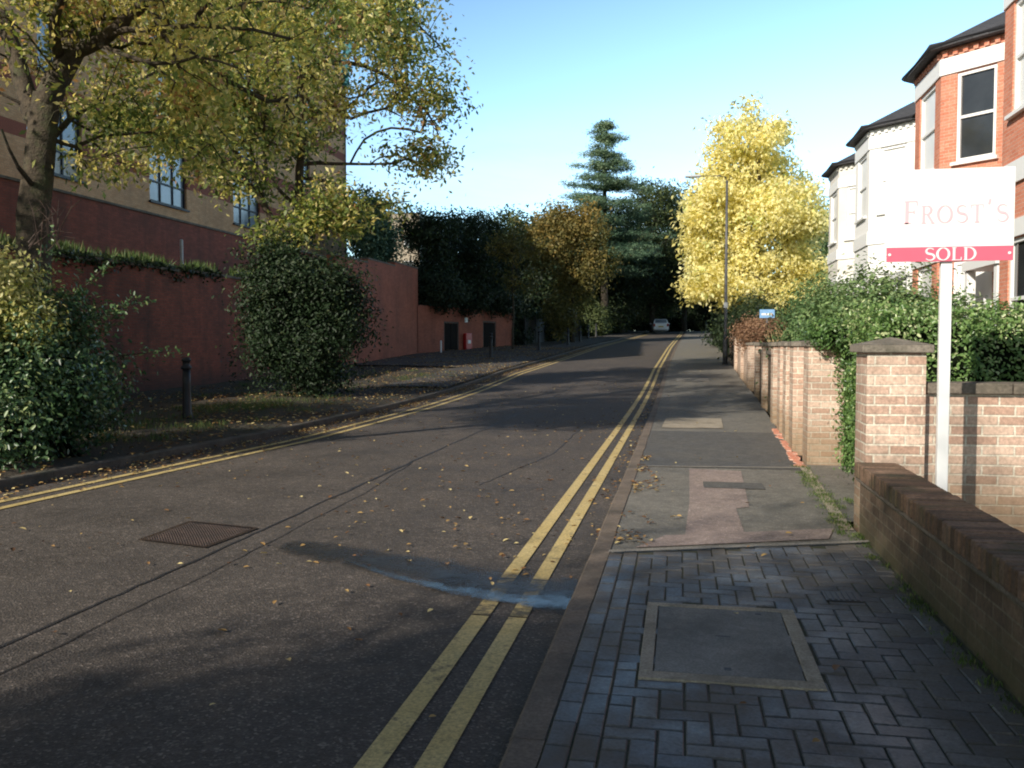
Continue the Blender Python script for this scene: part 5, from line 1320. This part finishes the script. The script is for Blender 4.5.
# hedge across the bend
for i, (x, y, w_, hh, lb) in enumerate(((-9, 126, 12, 8, 'tall dark hedge far behind the others, left of centre'), (5, 128, 12, 8, 'tall dark hedge far behind the others, right of centre'), (-3, 122, 10, 5.5, 'tall dark hedge closing the road behind the white car'), (9, 119, 9, 5.2, 'tall dark hedge right of the white car'), (-14, 112, 7, 6.5, 'tall dark hedge left of the white car'))):
    zz = zg(y); make_bush('far_hedge', lb, 'hedge', (x, y, zz), [((x, y, zz+hh*.45), (w_, 2.2, hh*.7))], 'dark', 8000, .35, tint=(.2, .15), clump=.35, oval=False, zmin=zz, nstems=3)

# ---------------- hedges and shrubs of the near gardens
make_hedge('privet_hedge', 'clipped glossy green hedge behind the sale board and the coped wall', 1.72, 8.2, 8.35, 9.7, .1, 1.84, 'hedge', 120000, .042, tint=(.5, .2), lumpy=.09, base_gap=.08)
make_bush('ivy', 'ivy hanging down the side of the stone capped gate pier', 'ivy', (1.95, 11.0, .1), [((2.02, 11.05, 1.3), (.16, .2, .38)), ((2.03, 11.0, .75), (.13, .15, .5)), ((1.85, 11.1, 1.62), (.35, .25, .14))], 'hedge', 6200, .05, tint=(.35, .2), clump=.05, nstems=0, lumpy=.4)
for (cx, cy, cz, rx, ry, rz, lf, n, ls_, lb, tt) in (
     (3.3, 15.8, 1.7, 1.15, 1.5, 1.0, 'conifer', 26000, .085, 'feathery grey green conifer shrub behind the stepped piers', .6),
     (3.1, 20.5, 1.5, 1.0, 1.7, 1.15, 'conifer', 20000, .09, 'rounded green shrub left of the feathery conifer', .5),
     (2.75, 13.6, 1.45, .75, 1.3, .42, 'lime', 9000, .06, 'bright lime green low shrub on top of the garden wall', .5),
     (2.8, 33, 1.95, .8, 3.4, .45, 'redhedge', 14000, .09, 'low reddish brown hedge beside the small blue sign', .5),
     (3.6, 43, 1.9, 1.2, 3.0, 1.7, 'dark', 9000, .16, 'dark green garden hedge beyond the lamp post', .5),
     (3.8, 52, 2.2, 1.3, 3.5, 1.9, 'dark', 9000, .2, 'dark hedge under the bright yellow tree', .4),
     (3.7, 62, 2.4, 1.5, 5, 1.9, 'dark', 9000, .24, 'dark hedge along the far pavement below the yellow tree', .3),
     (5.0, 26.0, 1.6, 1.4, 2.0, 1.35, 'conifer', 15000, .11, 'green garden shrub behind the reddish hedge', .4),
     (5.3, 34.0, 2.1, 1.8, 3.0, 1.7, 'conifer', 14000, .14, 'tall green shrub in front of the farthest white house', .35)):
    zz = zg(cy)+.03
    make_bush('garden_shrub', lb, 'shrub', (cx, cy, zz), [((cx, cy, cz), (rx, ry, rz)), ((cx-rx*.3, cy-ry*.4, cz-.25*rz), (rx*.7, ry*.6, rz*.8)), ((cx+rx*.3, cy+ry*.2, cz-.1*rz), (rx*.7, ry*.7, rz*.75))], lf, n, ls_, tint=(tt, .22), clump=ls_*1.5, oval=ls_ < .07, zmin=zz, lumpy=.45, nstems=6)
# straw coloured ornamental grass
pts = [(2.9+RNG.uniform(-.2, .25), 25.5+RNG.uniform(-.4, .4), 1.0) for _ in range(36)]
o = grass_tufts('ornamental_grass', 'clump of straw coloured tall grass behind the garden wall', pts, .85, 'straw', 12, .08, 'grass', .04); o['kind'] = 'thing'

# ---------------- grasses and fallen leaves
pts = []
for _ in range(260):
    x = RNG.uniform(-10.2, -7.4); y = RNG.uniform(11, 20); 
    if noise.noise(Vector((x*.8, y*.8, 4))) > .0: pts.append((x, y, verge_z(x, y)-.01))
for _ in range(420): 
    x = RNG.uniform(-14.2, -7.6); y = RNG.uniform(11, 34)
    if noise.noise(Vector((x*.5, y*.4, 7))) > .05: pts.append((x, y, verge_z(x, y)-.01))
grass_tufts('verge_grass', 'thin grass growing through the leaf litter on the far verge', pts, .13, 'grass', 22, .14, w=.07)
pts = []
for _ in range(420):
    y = RNG.uniform(14, 36); x = RNG.uniform(-16.9, -14.95)
    if noise.noise(Vector((x*.7, y*.45, 2))) > -.05: pts.append((x, y, 3.5+.012*(y-18)+.15))
for _ in range(140):
    y = RNG.uniform(17, 30)
    if noise.noise(Vector((3, y*.6, 2))) > .05: pts.append((-14.9, y, 3.65+.012*(y-18)))
cr = np.array([(-14.46+RNG.normal()*.035-.25*(RNG.uniform()**2), y, 3.74+.012*(y-18)-abs(RNG.normal())*(.10+.16*max(0, noise.noise(Vector((y*.9, 0, 4)))+.2))) for y in RNG.uniform(15, 36.5, 5200) if noise.noise(Vector((5, y*.5, 1))) > -.25])
o = link('wall_creeper', leaf_mesh('wall_creeper', cr, np.tile(np.array([.6, 0, .6]), (len(cr), 1)), .13, RNG.uniform(0, .8, len(cr)), .6), L['ivy']); tag(o, 'dark creeper hanging over the top edge of the long brick wall', 'creeper', kind='stuff')
grass_tufts('terrace_plants', 'bright weeds and grass along the top of the long brick wall', pts, .38, 'grass', 26, .16, w=.09)
pts = [(RNG.uniform(1.2, 1.36)+(y-7)*.035, y, .06) for y in RNG.uniform(7, 11, 90)]+[(RNG.uniform(1.27, 1.35), y, .06) for y in RNG.uniform(2.5, 7, 60)]
pts += [(RNG.uniform(1.5, 1.9), RNG.uniform(7.7, 8.6), .08) for _ in range(30)]
grass_tufts('path_weeds', 'small moss and weeds along the foot of the near garden walls', pts, .03, 'grass', 22, .03, w=.2)

def leaves(name, label, pts, size, cat='fallen leaves'):
    pts = np.array(pts); n = len(pts)
    me = leaf_mesh(name, pts, np.tile(np.array([0, 0, 1.]), (n, 1)), size, RNG.uniform(0, 1, n), .6, True, .28, 0, .25)
    o = link(name, me, L['litter']); tag(o, label, cat, kind='stuff')
def road_pts():
    out = []
    for _ in range(3800):      # scattered on the carriageway
        y = 2.2+RNG.uniform(0, 1)**1.7*36; x = RNG.uniform(KL(y)+.1, KR(y)-.05)
        dens = .10+.55*max(0, noise.noise(Vector((x*.5, y*.22, 2)))+.25)+(.25 if x > -3 and 6 < y < 20 else 0)
        if y < 5.5: dens *= .35
        if RNG.uniform() < dens: out.append((x, y, zg(y)+.014))
    for _ in range(9000):      # drifts in the far gutter
        y = RNG.uniform(4, 60); x = KL(y)+abs(RNG.normal())*.28
        if RNG.uniform() < .5+noise.noise(Vector((y*.8, 0, 0))): out.append((x, y, zg(y)+.016+RNG.uniform(0, .03)))
    for _ in range(900):       # along the near kerb
        y = RNG.uniform(6.5, 30); x = KR(y)+.02-abs(RNG.normal())*.12
        if RNG.uniform() < .35+noise.noise(Vector((y*.7, 3, 0)))*1.2: out.append((x, y, zg(y)+.02))
    for _ in range(420):
        y = RNG.uniform(6.4, 11.5); x = KR(y)+.14+abs(RNG.normal())*.14
        if noise.noise(Vector((x*2, y*1.3, 8))) > -.1: out.append((x, y, zg(y)+.074))
    for _ in range(160):
        y = RNG.uniform(2, 40); x = RNG.uniform(-.4, WR(y)-.05)
        if RNG.uniform() < .4: out.append((x, y, zg(y)+.085))
    return out
leaves('fallen_leaves', 'yellow and brown fallen leaves scattered over the road and gutters', road_pts(), .052)
pts = []
for _ in range(30000):
    y = RNG.uniform(4, 58); x = RNG.uniform(XW(y)+.3, KL(y)-.02); f = (KL(y)-x)/8
    if RNG.uniform() < (.85-f*.5)*(.55+1.1*noise.noise(Vector((x*.6, y*.5, 1)))): pts.append((x, y, verge_z(x, y)+(.06 if y > 26 else .03)+RNG.uniform(0, .03)))
leaves('leaf_litter', 'brown leaf litter covering the far verge under the bushes', pts, .075)

# ---------------- trees behind the camera: unseen, placed to shade the foreground
def back_tree(x, y, h, r, label, seed, n=420, lf='olive', low=.28):
    return std_tree('roadside_tree', label, 0, 0, 0, h, r, n, lf, .16, 36, .42, 'bark', low=low, gap=.06, seed=seed, r0=.25, xyz=(x, y, 0), shape=7)
back_tree(-8.4, -10.3, 10.2, 3.4, 'roadside tree behind the viewpoint, near the far kerb', 31, 620)
back_tree(-9.9, -14.2, 13, 3.9, 'taller roadside tree farther behind the viewpoint', 32, 800)
back_tree(-10.6, 5.0, 10.0, 2.3, 'unseen tree added left of the view to shade the road', 33, 460, low=.70)  # added out of view, crown raised so its shade falls on the road
std_tree('added_shade_tree', 'low unseen tree added on the raised terrace to shade the verge', 0, 0, 3.4, 5.6, 3.1, 520, 'olive', .16, 36, .42, 'bark', low=.2, gap=.05, seed=51, r0=.15, xyz=(-16.2, 5.6, 0))  # added out of view to put verge and bollard in shade
for (px, d, h, r, lb, sd) in ((530, 84, 12, 5, 'dark tree behind the orange brown tree', 41), (500, 92, 12, 5, 'dark tree far behind the evergreens', 42), (575, 104, 14, 5.5, 'dark tree far behind the cedar', 43)):
    std_tree('dark_tree', lb, px, d, 0, h, r, 460, 'dark', .40, 34, .65, low=.03, tint=(.35, .22), gap=0, seed=sd, r0=.25)

# ------------------------------------------------------------------ sky, sun, camera
SUN_AZ, SUN_EL = R(32), R(28)
sun = bpy.data.lights.new('sun', 'SUN'); sun.energy = 5.0; sun.angle = R(.53); sun.color = (1.12, 1.03, .89)
so_ = bpy.data.objects.new('sun', sun); COL.objects.link(so_)
dvec = Vector((math.sin(SUN_AZ)*math.cos(SUN_EL), math.cos(SUN_AZ)*math.cos(SUN_EL), -math.sin(SUN_EL)))
so_.rotation_euler = dvec.to_track_quat('-Z', 'Y').to_euler(); so_.location = (-20, -40, 30)
wd = bpy.data.worlds.new('World'); SC.world = wd; wd.use_nodes = True; nt = wd.node_tree; nt.nodes.clear()
out = nt.nodes.new('ShaderNodeOutputWorld'); bg = nt.nodes.new('ShaderNodeBackground'); sk = nt.nodes.new('ShaderNodeTexSky')
sk.sky_type = 'NISHITA'; sk.sun_disc = False; sk.sun_elevation = SUN_EL; sk.sun_rotation = SUN_AZ+PI; sk.air_density = 1.0; sk.dust_density = 1.2; sk.ozone_density = 1.5; sk.altitude = 50
bg.inputs['Strength'].default_value = .15
tc = nt.nodes.new('ShaderNodeTexCoord')
sx = nt.nodes.new('ShaderNodeSeparateXYZ'); nt.links.new(tc.outputs['Generated'], sx.inputs[0])
mp = nt.nodes.new('ShaderNodeMapping'); mp.inputs['Scale'].default_value = (2.2, 2.2, 7); nt.links.new(tc.outputs['Generated'], mp.inputs[0])
cn = noise_n(nt, 1.6, 7, .6, vec=mp.outputs[0], dist=.3)
cl = ramp(nt, cn.outputs[0], [(.48, 0), (.66, 1)])
lowr = ramp(nt, sx.outputs[2], [(.12, 1), (.26, 0)])
mm = nt.nodes.new('ShaderNodeMath'); mm.operation = 'MULTIPLY'; nt.links.new(cl.outputs[0], mm.inputs[0]); nt.links.new(lowr.outputs[0], mm.inputs[1])
m2 = nt.nodes.new('ShaderNodeMath'); m2.operation = 'MULTIPLY'; nt.links.new(mm.outputs[0], m2.inputs[0]); m2.inputs[1].default_value = .55
# hazy bright sky low down, opposite the sun; deeper overhead
sx2 = nt.nodes.new('ShaderNodeVectorMath'); sx2.operation = 'DOT_PRODUCT'; nt.links.new(tc.outputs['Generated'], sx2.inputs[0]); sx2.inputs[1].default_value = (math.sin(SUN_AZ), math.cos(SUN_AZ), 0)
front = ramp(nt, sx2.outputs['Value'], [(.1, .8), (.9, 2.55)])
high = ramp(nt, sx.outputs[2], [(.25, 1), (.65, .30)])
fh = mix(nt, front.outputs[0], high.outputs[0], 1, 'MULTIPLY')
tint_ = mix(nt, mix(nt, sk.outputs[0], (.88, 1.04, 1.08), 1, 'MULTIPLY'), fh, 1, 'MULTIPLY')
skc = mix(nt, tint_, (7, 7.1, 7.2), m2.outputs[0])
nt.links.new(skc, bg.inputs[0]); nt.links.new(bg.outputs[0], out.inputs[0])

cam = bpy.data.cameras.new('camera'); co = bpy.data.objects.new('camera', cam); COL.objects.link(co); SC.camera = co
cam.sensor_width = 36; cam.lens = 36*F/1024; cam.clip_end = 2000; cam.clip_start = .05
pitch = math.atan(39/F)
d = Vector((fw[0]*math.cos(pitch), fw[1]*math.cos(pitch), -math.sin(pitch)))
co.location = (0, 0, CAMZ); co.rotation_euler = d.to_track_quat('-Z', 'Y').to_euler()
SC.view_settings.view_transform = 'Standard'; SC.view_settings.look = 'None'; SC.view_settings.exposure = 0
SC.render.engine = 'CYCLES'; SC.cycles.use_denoising = True; SC.cycles.max_bounces = 6; SC.cycles.transparent_max_bounces = 4; SC.cycles.diffuse_bounces = 3
SC.cycles.filter_width = 2.0; SC.cycles.sample_clamp_indirect = 6
